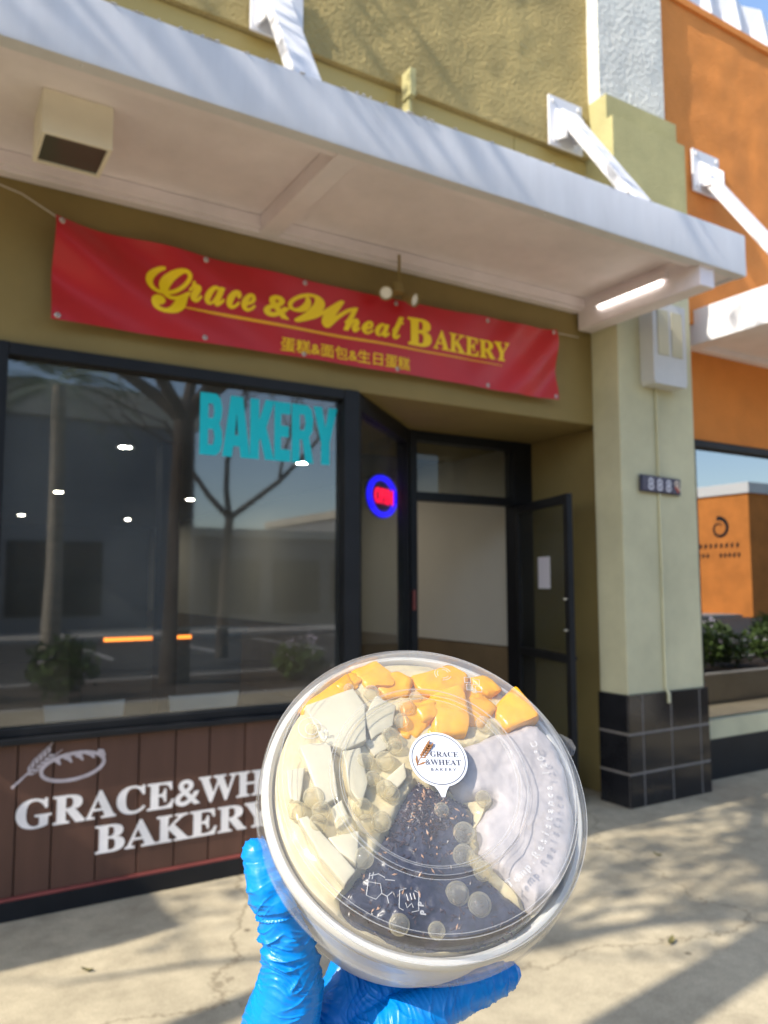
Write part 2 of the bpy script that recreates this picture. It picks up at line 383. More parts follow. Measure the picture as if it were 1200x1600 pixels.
# column and pilaster
col_x0, col_x1, col_y = 4.365, 5.19, -0.26
box('column_shaft', 'column', bk, col_x0, col_x1, col_y, 0.0, 0.765, 3.9, bevel=0.008)
stucco('column_cap', 'cap', bk, 4.26, 5.06, -0.37, 3.9, 4.95, 0.05, 0.003, 0.67)
stucco('column_cap', 'cap', bk, 4.265, 5.045, -0.31, 4.95, 5.15, 0.05, 0.003, 0.60)
stucco('pilaster', 'pilaster', bk, 4.265, 4.99, -0.25, 5.15, 8.4, 0.04, 0.008, 0.5)
# tiles of the column base: every tile its own piece over a grout core
core = box('tile_bed', 'grout', bk, col_x0 - 0.0195, col_x1 + 0.0195, col_y - 0.0195, 0.0, 0.0, 0.765, bevel=0.004)
rows = [(0.003, 0.222), (0.239, 0.492), (0.509, 0.768)]
front = [(col_x0 - 0.02, col_x0 + 0.115), (col_x0 + 0.128, col_x0 + 0.415), (col_x0 + 0.428, col_x0 + 0.735), (col_x0 + 0.748, col_x1 + 0.02)]
for z0, z1 in rows:
    for x0, x1 in front: box('tile', 'tile', core, x0, x1, col_y - 0.022, col_y - 0.010, z0, z1, bevel=0.002)
    box('tile', 'tile', core, col_x0 - 0.022, col_x0 - 0.010, col_y - 0.008, -0.002, z0, z1, bevel=0.002)
    box('tile', 'tile', core, col_x1 + 0.010, col_x1 + 0.022, col_y - 0.008, -0.002, z0, z1, bevel=0.002)
g = MB().tube([(4.75, col_y - 0.012, 3.05), (4.75, col_y - 0.012, 0.79), (4.75, col_y - 0.034, 0.755), (4.75, col_y - 0.034, 0.69)], 0.012, 10)
g.build('conduit', 'column', bk)
# recess: ceiling, right wall, back wall pieces
RY = 0.85
box('recess_ceiling', 'olive', bk, 2.2, 4.52, 0.16, 2.0, 2.732, 2.80)
box('recess_side_wall', 'olive', bk, 4.50, 4.62, 0.002, RY + 0.05, 0.0, 2.732)
# interior shell
box('interior_side_wall', 'wallin', bk, 4.55, 4.67, RY + 0.05, 13.2, 1.0, 2.80)
box('wainscot', 'wains', bk, 4.54, 4.66, RY + 0.05, 13.2, 0.0, 0.99)
box('interior_back_wall', 'darkin', bk, -1.6, 4.7, 13.2, 13.3, 0.0, 2.80)
box('interior_left_wall', 'darkin', bk, -1.7, -1.6, 0.16, 13.3, 0.0, 2.80)
box('interior_ceiling', 'darkin', bk, -1.7, 4.7, 2.01, 13.3, 2.76, 2.82)
box('interior_ceiling', 'darkin', bk, -1.7, 2.19, 0.17, 2.005, 2.76, 2.82)
box('interior_floor', 'floorin', bk, -1.7, 4.7, 0.9, 13.3, -0.05, 0.012)
box('interior_floor', 'floorin', bk, -1.7, 2.3, 0.16, 0.895, -0.05, 0.012)
box('roof_slab', 'greywall', bk, -3.0, 4.9, 0.35, 13.6, 3.3, 3.5)
box('party_wall', 'greywall', bk, 4.72, 4.92, 0.92, 13.6, 0.0, 3.3)
# small fittings on the facade above the awning
st = MB().box(2.585, 2.63, -0.24, -0.14, 4.62, 4.80); st.box(2.60, 2.625, -0.20, -0.10, 4.50, 4.62)
st.build('wall_stub', 'cap', bk, bevel=0.004)

# ---- shop window
win = thing('shop_window', 'large dark plate glass window in black frame under the red banner', 'window', (1.3, 0, 0.83))
WB = (1.3, 0, 0.83)
for (a, b, c, d) in [(0.30, 0.385, 0.83, 2.728), (2.236, 2.335, 0.83, 2.728)]:
    box('frame_post', 'black', win, a, b, -0.03, 0.10, c, d, 0.004, WB)
box('frame_head', 'black', win, 0.387, 2.234, -0.028, 0.10, 2.665, 2.726, 0.004, WB)
box('frame_sill', 'black', win, 0.387, 2.234, -0.012, 0.10, 0.831, 0.872, 0.004, WB)
box('pane', 'glass', win, 0.387, 2.234, 0.03, 0.038, 0.874, 2.663, 0.0, WB)
# ---- plank bulkhead below the window
bh = thing('plank_bulkhead', 'brown vertical plank panel with white lettering below the window', 'wall panel', (1.3, 0, 0))
BB = (1.3, 0, 0)
seams = [0.30, 0.498, 0.657, 0.862, 1.062, 1.25, 1.432, 1.63, 1.83, 2.03, 2.335]
for a, b in zip(seams[:-1], seams[1:]):
    box('plank', 'plank', bh, a + 0.003, b - 0.003, -0.012 - random.random() * 0.002, 0.05, 0.105, 0.80, 0.003, BB)
box('backing', 'black', bh, 0.30, 2.335, 0.02, 0.09, 0.0, 0.829, 0.0, BB)
box('ledge', 'black', bh, 0.26, 2.34, -0.055, 0.10, 0.80, 0.829, 0.004, BB)
box('red_trim', 'redtrim', bh, 0.30, 2.338, -0.022, 0.03, 0.088, 0.104, 0.003, BB)
box('kick_plate', 'black', bh, 0.30, 2.338, -0.026, 0.03, 0.0, 0.087, 0.003, BB)
on_plank = lambda x, z, d: Vector((x - 1.3, -0.0165 - d, z))
letters(bh, '𝐆𝐑𝐀𝐂𝐄&𝐖𝐇𝐄𝐀𝐓', 0.497, 2.17, 0.405, 0.535, on_plank, 'vinyl', fat=0.014, cap=0.69)
letters(bh, '𝐁𝐀𝐊𝐄𝐑𝐘', 0.857, 1.79, 0.236, 0.366, on_plank, 'vinyl', fat=0.014, cap=0.69)
# wheat ear and bread loaf drawn in strokes
def stroke(name, pts, wd, mat, parent, fn, lift=0.0):
    """flat ribbon along 2-D points, on a surface"""
    k = len(pts); L = []; Rr = []
    for i, p in enumerate(pts):
        a = Vector(pts[max(i - 1, 0)]); b = Vector(pts[min(i + 1, k - 1)]); t = (b - a).normalized(); n = Vector((-t.y, t.x))
        ww = wd[i] if isinstance(wd, (list, tuple)) else wd
        L.append(Vector(p) + n * ww / 2); Rr.append(Vector(p) - n * ww / 2)
    vs = [fn(p.x, p.y, 0.0) for p in L] + [fn(p.x, p.y, 0.0) for p in Rr] + [fn(p.x, p.y, 0.0012 + lift) for p in L] + [fn(p.x, p.y, 0.0012 + lift) for p in Rr]
    fs = []
    for i in range(k - 1):
        fs += [(2 * k + i, 2 * k + i + 1, 3 * k + i + 1, 3 * k + i), (i, 2 * k + i, 2 * k + i + 1, i + 1), (k + i, k + i + 1, 3 * k + i + 1, 3 * k + i)]
    return MB().add(vs, fs).build(name, mat, parent, smooth=False)
loaf = [(0.745 + 0.145 * math.cos(t) * math.cos(0.10) - 0.062 * math.sin(t) * math.sin(0.1), 0.668 + 0.145 * math.cos(t) * math.sin(0.1) + 0.062 * math.sin(t) * math.cos(0.1)) for t in [i * math.pi / 20 for i in range(41)]]
stroke('loaf_outline', loaf, 0.017, 'lilac', bh, on_plank)
for i in range(5):
    x = 0.65 + i * 0.052; z = 0.695 + i * 0.005
    stroke('loaf_cut', [(x, z + 0.016), (x + 0.022, z + 0.010), (x + 0.036, z - 0.012)], [0.016, 0.022, 0.008], 'lilac', bh, on_plank, 0.0006)
ax = Vector((0.70 - 0.475, 0.80 - 0.60)); ax.normalize(); nx_ = Vector((-ax.y, ax.x)); o0 = Vector((0.475, 0.60))
stroke('wheat_stem', [tuple(o0 + ax * t) for t in (0, 0.06, 0.12)], [0.012, 0.010, 0.008], 'lilac', bh, on_plank)
for i in range(6):
    for sd_ in (-1, 1):
        b0 = o0 + ax * (0.085 + i * 0.023 + 0.010 * (sd_ > 0)) + nx_ * sd_ * 0.003; dv_ = (ax * 0.80 + nx_ * sd_ * 0.60)
        stroke('wheat_grain', [tuple(b0), tuple(b0 + dv_ * 0.016), tuple(b0 + dv_ * 0.032)], [0.003, 0.0135, 0.003], 'lilac', bh, on_plank, 0.0003 * i + 0.0001 * sd_)
        stroke('wheat_awn', [tuple(b0 + dv_ * 0.032), tuple(b0 + dv_ * 0.032 + (ax * 0.95 + nx_ * sd_ * 0.2) * 0.042)], 0.0028, 'lilac', bh, on_plank, 0.0003 * i + 0.0001 * sd_)

# ---- window lettering
wl = thing('window_lettering', 'cyan block letters reading BAKERY stuck on the window glass', 'lettering', (1.78, 0.0292, 2.27))
block = {
 'B': ([(0, 0), (.7, 0), (.90, .07), (.99, .22), (.97, .40), (.85, .52), (.94, .62), (.97, .78), (.89, .93), (.7, 1), (0, 1)], [[(.36, .17), (.58, .17), (.64, .29), (.58, .42), (.36, .42)], [(.36, .60), (.56, .60), (.62, .71), (.56, .83), (.36, .83)]]),
 'A': ([(0, 0), (.28, 1), (.72, 1), (1, 0), (.66, 0), (.61, .18), (.39, .18), (.34, 0)], [[(.44, .36), (.56, .36), (.5, .74)]]),
 'K': ([(0, 0), (0, 1), (.36, 1), (.36, .64), (.62, 1), (1, 1), (.66, .54), (1, 0), (.62, 0), (.42, .36), (.36, .28), (.36, 0)], []),
 'E': ([(0, 0), (0, 1), (.92, 1), (.92, .80), (.38, .80), (.38, .60), (.82, .60), (.82, .41), (.38, .41), (.38, .20), (.92, .20), (.92, 0)], []),
 'R': ([(0, 0), (0, 1), (.7, 1), (.91, .93), (.99, .76), (.95, .56), (.80, .45), (1, 0), (.64, 0), (.48, .40), (.36, .40), (.36, 0)], [[(.36, .56), (.56, .56), (.63, .69), (.56, .83), (.36, .83)]]),
 'Y': ([(.32, 0), (.32, .38), (0, 1), (.36, 1), (.5, .64), (.64, 1), (1, 1), (.68, .38), (.68, 0)], [])}
bx_ = 1.358
for ch, wd_ in (('B', .132), ('A', .165), ('K', .150), ('E', .112), ('R', .142), ('Y', .160)):
    c_ = bpy.data.curves.new('c', 'CURVE'); c_.dimensions = '2D'; c_.fill_mode = 'BOTH'; c_.extrude = 0.0003
    for lp in [block[ch][0]] + block[ch][1]:
        sp = c_.splines.new('POLY'); sp.points.add(len(lp) - 1); sp.use_cyclic_u = True
        for q_, (a_, b_) in zip(sp.points, lp): q_.co = (bx_ + a_ * wd_ - 1.78, (2.262 + b_ * 0.35) - 2.27, 0, 1)
    o_ = bpy.data.objects.new('c', c_); me_ = bpy.data.meshes.new_from_object(o_); bpy.data.objects.remove(o_); bpy.data.curves.remove(c_)
    me_.transform(Matrix.Rotation(R(90), 4, 'X')); link('letter', me_, 'cyan', wl); bx_ += wd_ - 0.001

# ---- angled side light and door front
sl = thing('angled_side_light', 'narrow angled glass panel in black frame beside the doorway', 'window', (2.34, 0, 0))
ux, uy = 0.742, 0.670   # direction of the angled panel in plan
def ang(name, mat, s0, s1, t0, t1, z0, z1, bevel=0.004):
    nx, ny = -uy, ux
    poly = [(ux * s + nx * t, uy * s + ny * t) for s, t in ((s0, t0), (s1, t0), (s1, t1), (s0, t1))]
    return MB().prism(poly, z0, z1).build(name, mat, sl, bevel=bevel)
SLEN = 1.27
ang('frame_post', 'black', 0.0, 0.055, -0.01, 0.08, 0.0, 2.728)
ang('frame_post', 'black', SLEN - 0.10, SLEN, -0.01, 0.08, 0.0, 2.728)
ang('frame_head', 'black', 0.057, SLEN - 0.102, -0.008, 0.08, 2.62, 2.726)
ang('frame_sill', 'black', 0.057, SLEN - 0.102, -0.008, 0.08, 0.0, 0.16)
ang('pane', 'doorglass', 0.057, SLEN - 0.102, 0.03, 0.038, 0.162, 2.618, 0.0)
df = thing('door_frame', 'black door frame with transom glass at the back of the recess', 'door frame', (3.8, RY, 0))
DB = (3.8, RY, 0)
box('jamb', 'black', df, 3.25, 3.335, RY - 0.02, RY + 0.10, 0.0, 2.73, 0.004, DB)
box('jamb', 'black', df, 4.30, 4.50, RY - 0.02, RY + 0.10, 0.0, 2.73, 0.004, DB)
box('transom_bar', 'black', df, 3.337, 4.298, RY - 0.018, RY + 0.09, 2.19, 2.255, 0.004, DB)
box('frame_head', 'black', df, 3.337, 4.298, RY - 0.018, RY + 0.09, 2.655, 2.728, 0.004, DB)
box('transom_pane', 'doorglass', df, 3.337, 4.298, RY + 0.03, RY + 0.036, 2.257, 2.653, 0.0, DB)
box('threshold', 'steel', df, 3.337, 4.298, RY - 0.02, RY + 0.10, 0.0, 0.014, 0.003, DB)
box('intercom', 'redtrim', df, 3.28, 3.305, RY - 0.035, RY - 0.021, 1.35, 1.50, 0.002, DB)
# open door leaf: local x along the leaf from the hinge
dx, dy = 4.05 - 4.315, -0.05 - 0.82
door = thing('glass_door', 'open black framed glass door with push bar and white paper', 'door', (4.315, 0.82, 0.012), math.atan2(dy, dx))
LW, LH = 0.92, 2.18
box('stile', 'black', door, 0.0, 0.06, -0.022, 0.022, 0.0, LH)
box('stile', 'black', door, LW - 0.062, LW, -0.022, 0.022, 0.0, LH)
box('top_rail', 'black', door, 0.061, LW - 0.063, -0.020, 0.020, LH - 0.07, LH - 0.001)
box('bottom_rail', 'black', door, 0.061, LW - 0.063, -0.020, 0.020, 0.001, 0.25)
box('mid_rail', 'black', door, 0.061, LW - 0.063, -0.020, 0.020, 0.97, 1.03)
box('pane', 'doorglass', door, 0.061, LW - 0.063, -0.004, 0.004, 1.031, LH - 0.071, 0.0)
box('pane', 'doorglass', door, 0.061, LW - 0.063, -0.004, 0.004, 0.251, 0.969, 0.0)
MB().tube([(0.10, 0.07, 1.0), (LW - 0.10, 0.07, 1.0)], 0.016, 10).build('push_bar', 'black', door)
for z in (1.20, 1.42): MB().lathe([(0.0, 0.0), (0.016, 0.0), (0.016, 0.012), (0.0, 0.012)], 16).build('lock_cylinder', 'steel', door, loc=(LW - 0.03, -0.034, z))
box('closer', 'steel', door, 0.02, 0.24, 0.022, 0.06, LH - 0.06, LH - 0.01)
note = tag(MB().box(-0.10, 0.10, -0.0008, 0.0008, -0.12, 0.12).build('paper_notice', 'paper'), 'white sheet of paper taped to the open glass door', 'notice')
ddir = Vector((dx, dy, 0)).normalized(); nrm = Vector((ddir.y, -ddir.x, 0))
note.location = Vector((4.315, 0.82, 1.63)) + ddir * 0.50 + (nrm if nrm.x < 0 else -nrm) * 0.007
note.rotation_euler = (0, 0, math.atan2(dy, dx))

# ---- neon OPEN sign hung behind the angled glass
neon = thing('open_sign', 'round neon sign with blue ring and red OPEN letters', 'neon sign', (2.985, 0.77, 2.19), math.atan2(0.53, 0.85))
ring = [(0.235 * math.cos(t), 0.0, 0.155 * math.sin(t)) for t in [i * math.pi / 24 for i in range(49)]]
neon.scale = (0.88, 0.88, 0.88)
MB().tube(ring, 0.024, 10, cap=False).build('ring_tube', 'neonb', neon)
MB().prism([(0.262 * math.cos(i * math.pi / 24), 0.183 * math.sin(i * math.pi / 24)) for i in range(48)], 0.02, 0.028, 'y').build('back_board', 'black', neon)
letters(neon, 'OPEN', -0.165, 0.165, -0.06, 0.065, lambda x, z, d: Vector((x, -0.008 - d, z)), 'neonr', offset=0.028, thick=0.012)
for s in (-1, 1): MB().tube([(s * 0.16, 0.02, 0.13), (s * 0.16, 0.02, 0.53)], 0.002, 6).build('chain', 'black', neon)

# ================================================================== AWNING
AX0, AX1, AYF, AZ0, AZ1 = -1.5, 4.64, -1.118, 3.555, 3.832
def strut(parent, x, wx=0.15, xb=None):
    a = Vector((x, -0.19, 4.95)); b = Vector((x if xb is None else xb, -0.95, 3.80)); t = (b - a).normalized(); n = Vector((0, t.z, -t.y)).normalized() * 0.035
    vs = []
    for p in (a, b):
        for sx, sn in ((-1, -1), (1, -1), (1, 1), (-1, 1)): vs.append(p + Vector((sx * wx / 2, 0, 0)) + n * sn)
    MB().add(vs, [(3, 2, 1, 0), (4, 5, 6, 7), (0, 1, 5, 4), (1, 2, 6, 5), (2, 3, 7, 6), (3, 0, 4, 7)]).build('strut', 'white', parent, bevel=0.004)
def plate(parent, x0, x1, z0, z1, y=-0.14, xm_=None):
    p = box('wall_plate', 'white', parent, x0, x1, y - 0.03, y - 0.012, z0, z1, 0.003)
    for sx in (x0 + 0.04, x1 - 0.04):
        for sz in (z0 + 0.04, z1 - 0.04):
            MB().lathe([(0.0, 0.012), (0.014, 0.012), (0.017, 0.0), (0.017, -0.003)], 6).build('bolt', 'white', p, loc=(sx, y - 0.031, sz)).rotation_euler = (R(90), 0, 0)
    # welded ears that grip the strut
    for s in (-1, 1):
        xm = ((x0 + x1) / 2 if xm_ is None else xm_) + s * 0.083
        MB().prism([(y - 0.031, z1 - 0.09), (y - 0.031, z0 + 0.05), (y - 0.13, z0 + 0.02), (y - 0.13, z1 - 0.18)], xm - 0.006, xm + 0.006, 'x').build('ear', 'white', p)
def wavy_fascia(name, parent, x0, x1):
    g = MB(); n = int((x1 - x0) / 0.08); vs = []
    rows = [(AZ0, 0.0), (AZ0 + 0.02, -0.003), (3.69, 0.0), (AZ1 - 0.02, -0.003), (AZ1, 0.0), (AZ1, 0.05), (AZ1 - 0.006, 0.05), (AZ1 - 0.006, 0.012), (AZ0 + 0.006, 0.012), (AZ0 + 0.006, 0.07), (AZ0, 0.07)]
    for i in range(n + 1):
        x = x0 + (x1 - x0) * i / n; wv = 0.006 * noise.noise(Vector((x * 0.9, 2.2, 0)))
        for j, (z, dyy) in enumerate(rows):
            vs.append((x, AYF + dyy + wv + (0.004 * noise.noise(Vector((x * 1.3, 7.7, z * 4))) if j in (1, 2, 3) else 0), z + 0.003 * noise.noise(Vector((x * 2.0, 9.1, 0)))))
    k = len(rows)
    for i in range(n):
        for j in range(k): g.f.append((i * k + j, (i + 1) * k + j, (i + 1) * k + (j + 1) % k, i * k + (j + 1) % k))
    g.v = vs; g.f += [tuple(range(k)), tuple(range(n * k, n * k + k))]; g.sm = True
    return g.build(name, 'fascia', parent)
aw = thing('awning', 'white metal awning with struts over the bakery front', 'awning', (0, 0, 0))
wavy_fascia('fascia', aw, AX0, AX1)
box('deck', 'white', aw, AX0, 4.36, AYF + 0.012, -0.012, 3.74, 3.80)
box('deck', 'white', aw, 4.362, AX1 - 0.02, AYF + 0.012, -0.62, 3.74, 3.80)
box('end_fascia', 'white', aw, AX1 - 0.018, AX1 - 0.004, AYF + 0.02, -0.62, AZ0 + 0.002, 3.80)
box('end_fascia', 'white', aw, AX0 - 0.01, AX0 + 0.004, AYF + 0.02, -0.02, AZ0 + 0.002, 3.80)
box('ceiling_panel', 'soffit', aw, AX0 + 0.01, 1.648, AYF + 0.075, -0.085, 3.648, 3.658)
box('ceiling_panel', 'soffit', aw, 1.772, 4.213, AYF + 0.075, -0.085, 3.648, 3.658)
box('ceiling_panel', 'soffit', aw, 4.36, AX1 - 0.02, AYF + 0.075, -0.62, 3.575, 3.585)
box('cross_beam', 'soffit', aw, 1.65, 1.77, AYF + 0.02, -0.06, 3.558, 3.70)
box('cross_beam', 'soffit', aw, 4.215, 4.355, AYF + 0.035, -0.02, 3.425, 3.70, 0.008)
box('ledger', 'soffit', aw, AX0, 4.213, -0.075, -0.002, 3.557, 3.70)
box('ledger_lip', 'soffit', aw, AX0, 4.213, -0.105, -0.077, 3.575, 3.645)
box('front_lip', 'soffit', aw, AX0, 4.213, AYF + 0.072, AYF + 0.13, 3.566, 3.646)
for x0, x1, xt, xb in ((1.545, 1.875, 1.68, 1.575), (3.83, 4.16, 3.985, 4.04), (-0.9, -0.57, -0.735, -0.735)):
    plate(aw, x0, x1, 4.70, 5.08, xm_=xt); strut(aw, xt, xb=xb)
rnd = random.Random(21)
for i in range(46):
    x = rnd.choice((rnd.uniform(0.55, 2.3), rnd.uniform(AX0, AX1))); w_ = rnd.uniform(0.008, 0.03); h_ = rnd.uniform(0.003, 0.010)
    MB().add([(x, AYF - 0.006, AZ1 + 0.001), (x + w_, AYF - 0.006, AZ1 + 0.001), (x + w_ * 0.8, AYF - 0.002, AZ1 + h_), (x + w_ * 0.3, AYF - 0.001, AZ1 + h_ * 0.8), (x, AYF + 0.010, AZ1 + 0.001), (x + w_, AYF + 0.010, AZ1 + 0.001)], [(0, 1, 2, 3), (0, 3, 4), (1, 5, 2), (3, 2, 5, 4)]).build('paint_flake', 'white', aw)
for x in (0.5, 2.9, 3.7): MB().lathe([(0.0, 0.006), (0.007, 0.005), (0.009, 0.0)], 8).build('rivet', 'white', aw, loc=(x, AYF + 0.03, AZ0 - 0.001)).rotation_euler = (R(180), 0, 0)
# left neighbour's awning, out of frame, throws the shadow on the pavement at the left
aw2 = thing('neighbour_awning', 'white metal awning of the shop left of the bakery', 'awning', (-5.6, 0, 0))
box('fascia', 'white', aw2, -3.3, 2.25, AYF, AYF + 0.03, AZ0, AZ1)
box('deck', 'white', aw2, -3.3, 2.25, AYF + 0.032, -0.01, 3.74, 3.80)
box('end_fascia', 'white', aw2, 2.253, 2.27, AYF, -0.01, AZ0, 3.80)
lb = thing('left_shop_building', 'tan stucco shop building left of the bakery', 'building', (-8, 0, 0))
box('wall', 'creamwall', lb, -8, 4.98, 0.0, 10, 0, 7.5)
box('window', 'darkglass', lb, -4, 3.2, -0.02, -0.002, 0.6, 2.7)

# bright strip beside the end beam: an added emissive tube on a backing
tl = thing('bright_strip', 'glowing white strip along the right end of the awning ceiling', 'lamp', (4.19, -0.5, 3.56))
MB().tube([(0.01, -0.30, -0.025), (0.01, 0.26, -0.025)], 0.0095, 12).build('tube', 'stripglow', tl)
box('strip_backing', 'soffit', tl, -0.008, 0.028, -0.34, 0.30, -0.014, 0.04)
# box light
bl = thing('box_light', 'beige square box light fixed under the awning', 'lamp', (0.555, -0.58, 3.60))
g = MB(); x0, x1, y0, y1 = -0.145, 0.145, -0.14, 0.14
o8 = [(x0, y0), (x1, y0), (x1, y1), (x0, y1)]; i8 = [(a * 0.88, b * 0.88) for a, b in o8]
vs = [(a, b, 0.047) for a, b in o8] + [(a, b, -0.15) for a, b in o8] + [(a, b, -0.15) for a, b in i8] + [(a, b, -0.13) for a, b in i8]
fs = [(0, 1, 2, 3)] + [(i, (i + 1) % 4, 4 + (i + 1) % 4, 4 + i) for i in range(4)] + [(4 + i, 4 + (i + 1) % 4, 8 + (i + 1) % 4, 8 + i) for i in range(4)] + [(8 + i, 8 + (i + 1) % 4, 12 + (i + 1) % 4, 12 + i) for i in range(4)] + [(12, 13, 14, 15)]
g.add(vs, fs).build('housing', 'beige', bl, bevel=0.002)
box('lens', 'lens', bl, -0.126, 0.126, -0.121, 0.121, -0.141, -0.137, 0.0)
# twin floodlight
fl = thing('twin_floodlight', 'small two headed floodlight hanging in front of the banner', 'lamp', (2.56, -0.14, 3.57))
MB().tube([(0, 0, 0.03), (0, 0, -0.17)], 0.009, 8).build('stem', 'olive', fl)
MB().lathe([(0.0, 0.03), (0.035, 0.03), (0.045, -0.03), (0.0, -0.03)], 20).build('junction_box', 'olive', fl, loc=(-0.02, 0, -0.19))
for sx, dv, hl in ((-1, Vector((-0.45, -0.62, -0.55)), (-0.12, -0.04, -0.245)), (1, Vector((0.35, -0.75, -0.35)), (0.075, -0.03, -0.25))):
    q = dv.to_track_quat('Z', 'Y')
    hd = MB().lathe([(0.0, -0.07), (0.02, -0.065), (0.03, -0.03), (0.042, 0.01), (0.044, 0.03), (0.040, 0.03), (0.038, 0.015)], 24).build('lamp_head', 'olive', fl, loc=hl); hd.rotation_euler = q.to_euler()
    MB().lathe([(0.0, 0.022), (0.02, 0.021), (0.038, 0.016)], 24).build('lamp_lens', 'chair', hd)
    MB().tube([(-0.02 + sx * 0.03, 0, -0.19), tuple(Vector(hl) * 0.9 + Vector((0, 0.02, 0))), hl], 0.008, 8).build('arm', 'olive', fl)

# ================================================================== BANNER
bn = thing('banner', 'red vinyl banner with yellow script lettering tied above the shop window', 'banner', (2.245, 0, 2.85)); bn.scale = (0.985, 1, 1)
def banner_y(x, z):
    """depth of the cloth: sagging folds pulled from the corner grommets"""
    u = (x - 0.57) / 3.43; v = (z - 2.85) / 0.52
    y = -0.075
    y += 0.045 * math.sin((x * 0.55 + z * 1.0) * 15.0 + 0.8) * max(0, 1 - u * 2.2) * (0.4 + 0.6 * v)
    y += 0.020 * math.sin((x * 0.9 - z * 0.9) * 17.0) * max(0, (u - 0.72) / 0.28) ** 1.2
    y += 0.007 * math.sin(x * 5.1 - z * 7.0) + 0.004 * math.sin(x * 11 + z * 9)
    d0 = math.hypot(u * 3.4, (1 - v) * 0.5); y -= 0.02 * math.exp(-d0 * 3)
    return y
def banner_z(x, z):
    u = (x - 0.57) / 3.43; v = (z - 2.85) / 0.52
    sag = -0.035 * math.sin(math.pi * u) * v + 0.015 * math.sin(math.pi * u) * (1 - v)
    return z + sag + 0.003 * math.sin(u * 25) * (v > 0.98) + 0.004 * math.sin(u * 19 + 1) * (v < 0.02)
def on_banner(x, z, d): return Vector((x - 2.28, banner_y(x, z) - 0.0025 - d, banner_z(x, z) - 2.85))
g = MB(); NX, NZ = 140, 26; vs = []
for th in (0.0, 0.0016):
    for j in range(NZ + 1):
        for i in range(NX + 1):
            x = 0.57 + 3.43 * i / NX; z = 2.85 + 0.52 * j / NZ
            vs.append((x - 2.28, banner_y(x, z) + th, banner_z(x, z) - 2.85))
k = NX + 1; N = k * (NZ + 1); fs = []
for j in range(NZ):
    for i in range(NX):
        a = j * k + i; fs += [(a, a + 1, a + k + 1, a + k), (N + a + k, N + a + k + 1, N + a + 1, N + a)]
ed = [(i, i + 1) for i in range(NX)] + [(NZ * k + i + 1, NZ * k + i) for i in range(NX)] + [((j + 1) * k, j * k) for j in range(NZ)] + [(j * k + NX, (j + 1) * k + NX) for j in range(NZ)]
fs += [(a, N + a, N + b, b) for a, b in ed]
g.add(vs, fs); g.sm = True; g.build('cloth', 'red', bn)
letters(bn, '𝓖', 1.036, 1.285, 2.992, 3.262, on_banner, 'yellow', fat=0.016, sub=0.05)
letters(bn, '𝓻𝓪𝓬𝓮', 1.27, 1.655, 3.088, 3.205, on_banner, 'yellow', fat=0.016, sub=0.05)
letters(bn, '&', 1.705, 1.875, 3.085, 3.225, on_banner, 'yellow', offset=0.03, sub=0.05, shear=0.15)
letters(bn, '𝓦', 1.86, 2.31, 3.085, 3.285, on_banner, 'yellow', fat=0.02, sub=0.05)
letters(bn, '𝓱𝓮𝓪𝓽', 2.235, 2.675, 3.088, 3.255, on_banner, 'yellow', fat=0.016, sub=0.05)
letters(bn, '𝐁', 2.70, 2.885, 3.07, 3.262, on_banner, 'yellow', fat=0.022, sub=0.05)
letters(bn, '𝐀𝐊𝐄𝐑𝐘', 2.90, 3.545, 3.072, 3.205, on_banner, 'yellow', fat=0.014, sub=0.05)
letters(bn, '蛋糕&面包&生日蛋糕', 1.822, 2.715, 2.885, 2.962, on_banner, 'yellow', fat=0.008, cap=0.80, sub=0.04)
ul = [(1.24 + (3.49 - 1.24) * i / 40, 3.036) for i in range(41)]
stroke('underline', ul, [0.006 + 0.012 * min(1, (40 - i) / 20) * min(1, i / 6 + 0.4) for i in range(41)], 'amber', bn, on_banner)
for x in (0.60, 1.36, 1.97, 2.62, 3.36, 3.97):
    for z in (2.875, 3.345):
        p = on_banner(x, z, 0.0)
        g_ = MB().lathe([(0.006, 0.0), (0.006, 0.004), (0.010, 0.005), (0.014, 0.002), (0.014, 0.0)], 14, closed=True).build('grommet', 'steel', bn, loc=p)
        g_.rotation_euler = (R(90), 0, 0)
MB().tube([on_banner(0.60, 3.345, 0.002), Vector((0.42 - 2.28, -0.05, 3.47 - 2.85)), Vector((-0.25 - 2.28, -0.03, 3.62 - 2.85))], 0.004, 6).build('rope', 'cord', bn)
MB().tube([on_banner(3.97, 3.345, 0.002), Vector((4.28 - 2.28, -0.02, 3.375 - 2.85))], 0.004, 6).build('rope', 'cord', bn)

# ================================================================== COLUMN FITTINGS
wl2 = thing('wall_lamp', 'grey box wall lamp with amber panes high on the column', 'lamp', (4.78, col_y, 3.0))
g = MB(); g.prism([(-0.17, 0.0), (0.17, 0.0), (0.185, 0.03), (0.185, 0.62), (-0.185, 0.62), (-0.185, 0.03)], -0.13, -0.002, 'y'); g.build('housing', 'lampgrey', wl2, bevel=0.004)
for a, b in ((-0.135, -0.018), (0.018, 0.135)):
    box('amber_pane', 'lampamber', wl2, a, b, -0.136, -0.131, 0.22, 0.56, 0.001)
sgn = thing('number_sign', 'small navy house number sign with grey digits on the column', 'sign', (4.755, col_y - 0.016, 2.27))
sgn.rotation_euler = (0, R(1.5), 0)
box('plate', 'navy', sgn, -0.225, 0.215, -0.012, 0.0, -0.062, 0.062, 0.003)
for i, x in enumerate((-0.17, -0.062, 0.045, 0.152)):
    t_ = box('digit_tile', 'navy', sgn, x - 0.048, x + 0.048, -0.022, -0.0125, -0.056, 0.056, 0.004)
letters(sgn, '8', -0.155, -0.095, -0.045, 0.045, lambda x, z, d: Vector((x, -0.0225 - d, z)), 'digit', name='digit', offset=0.02)
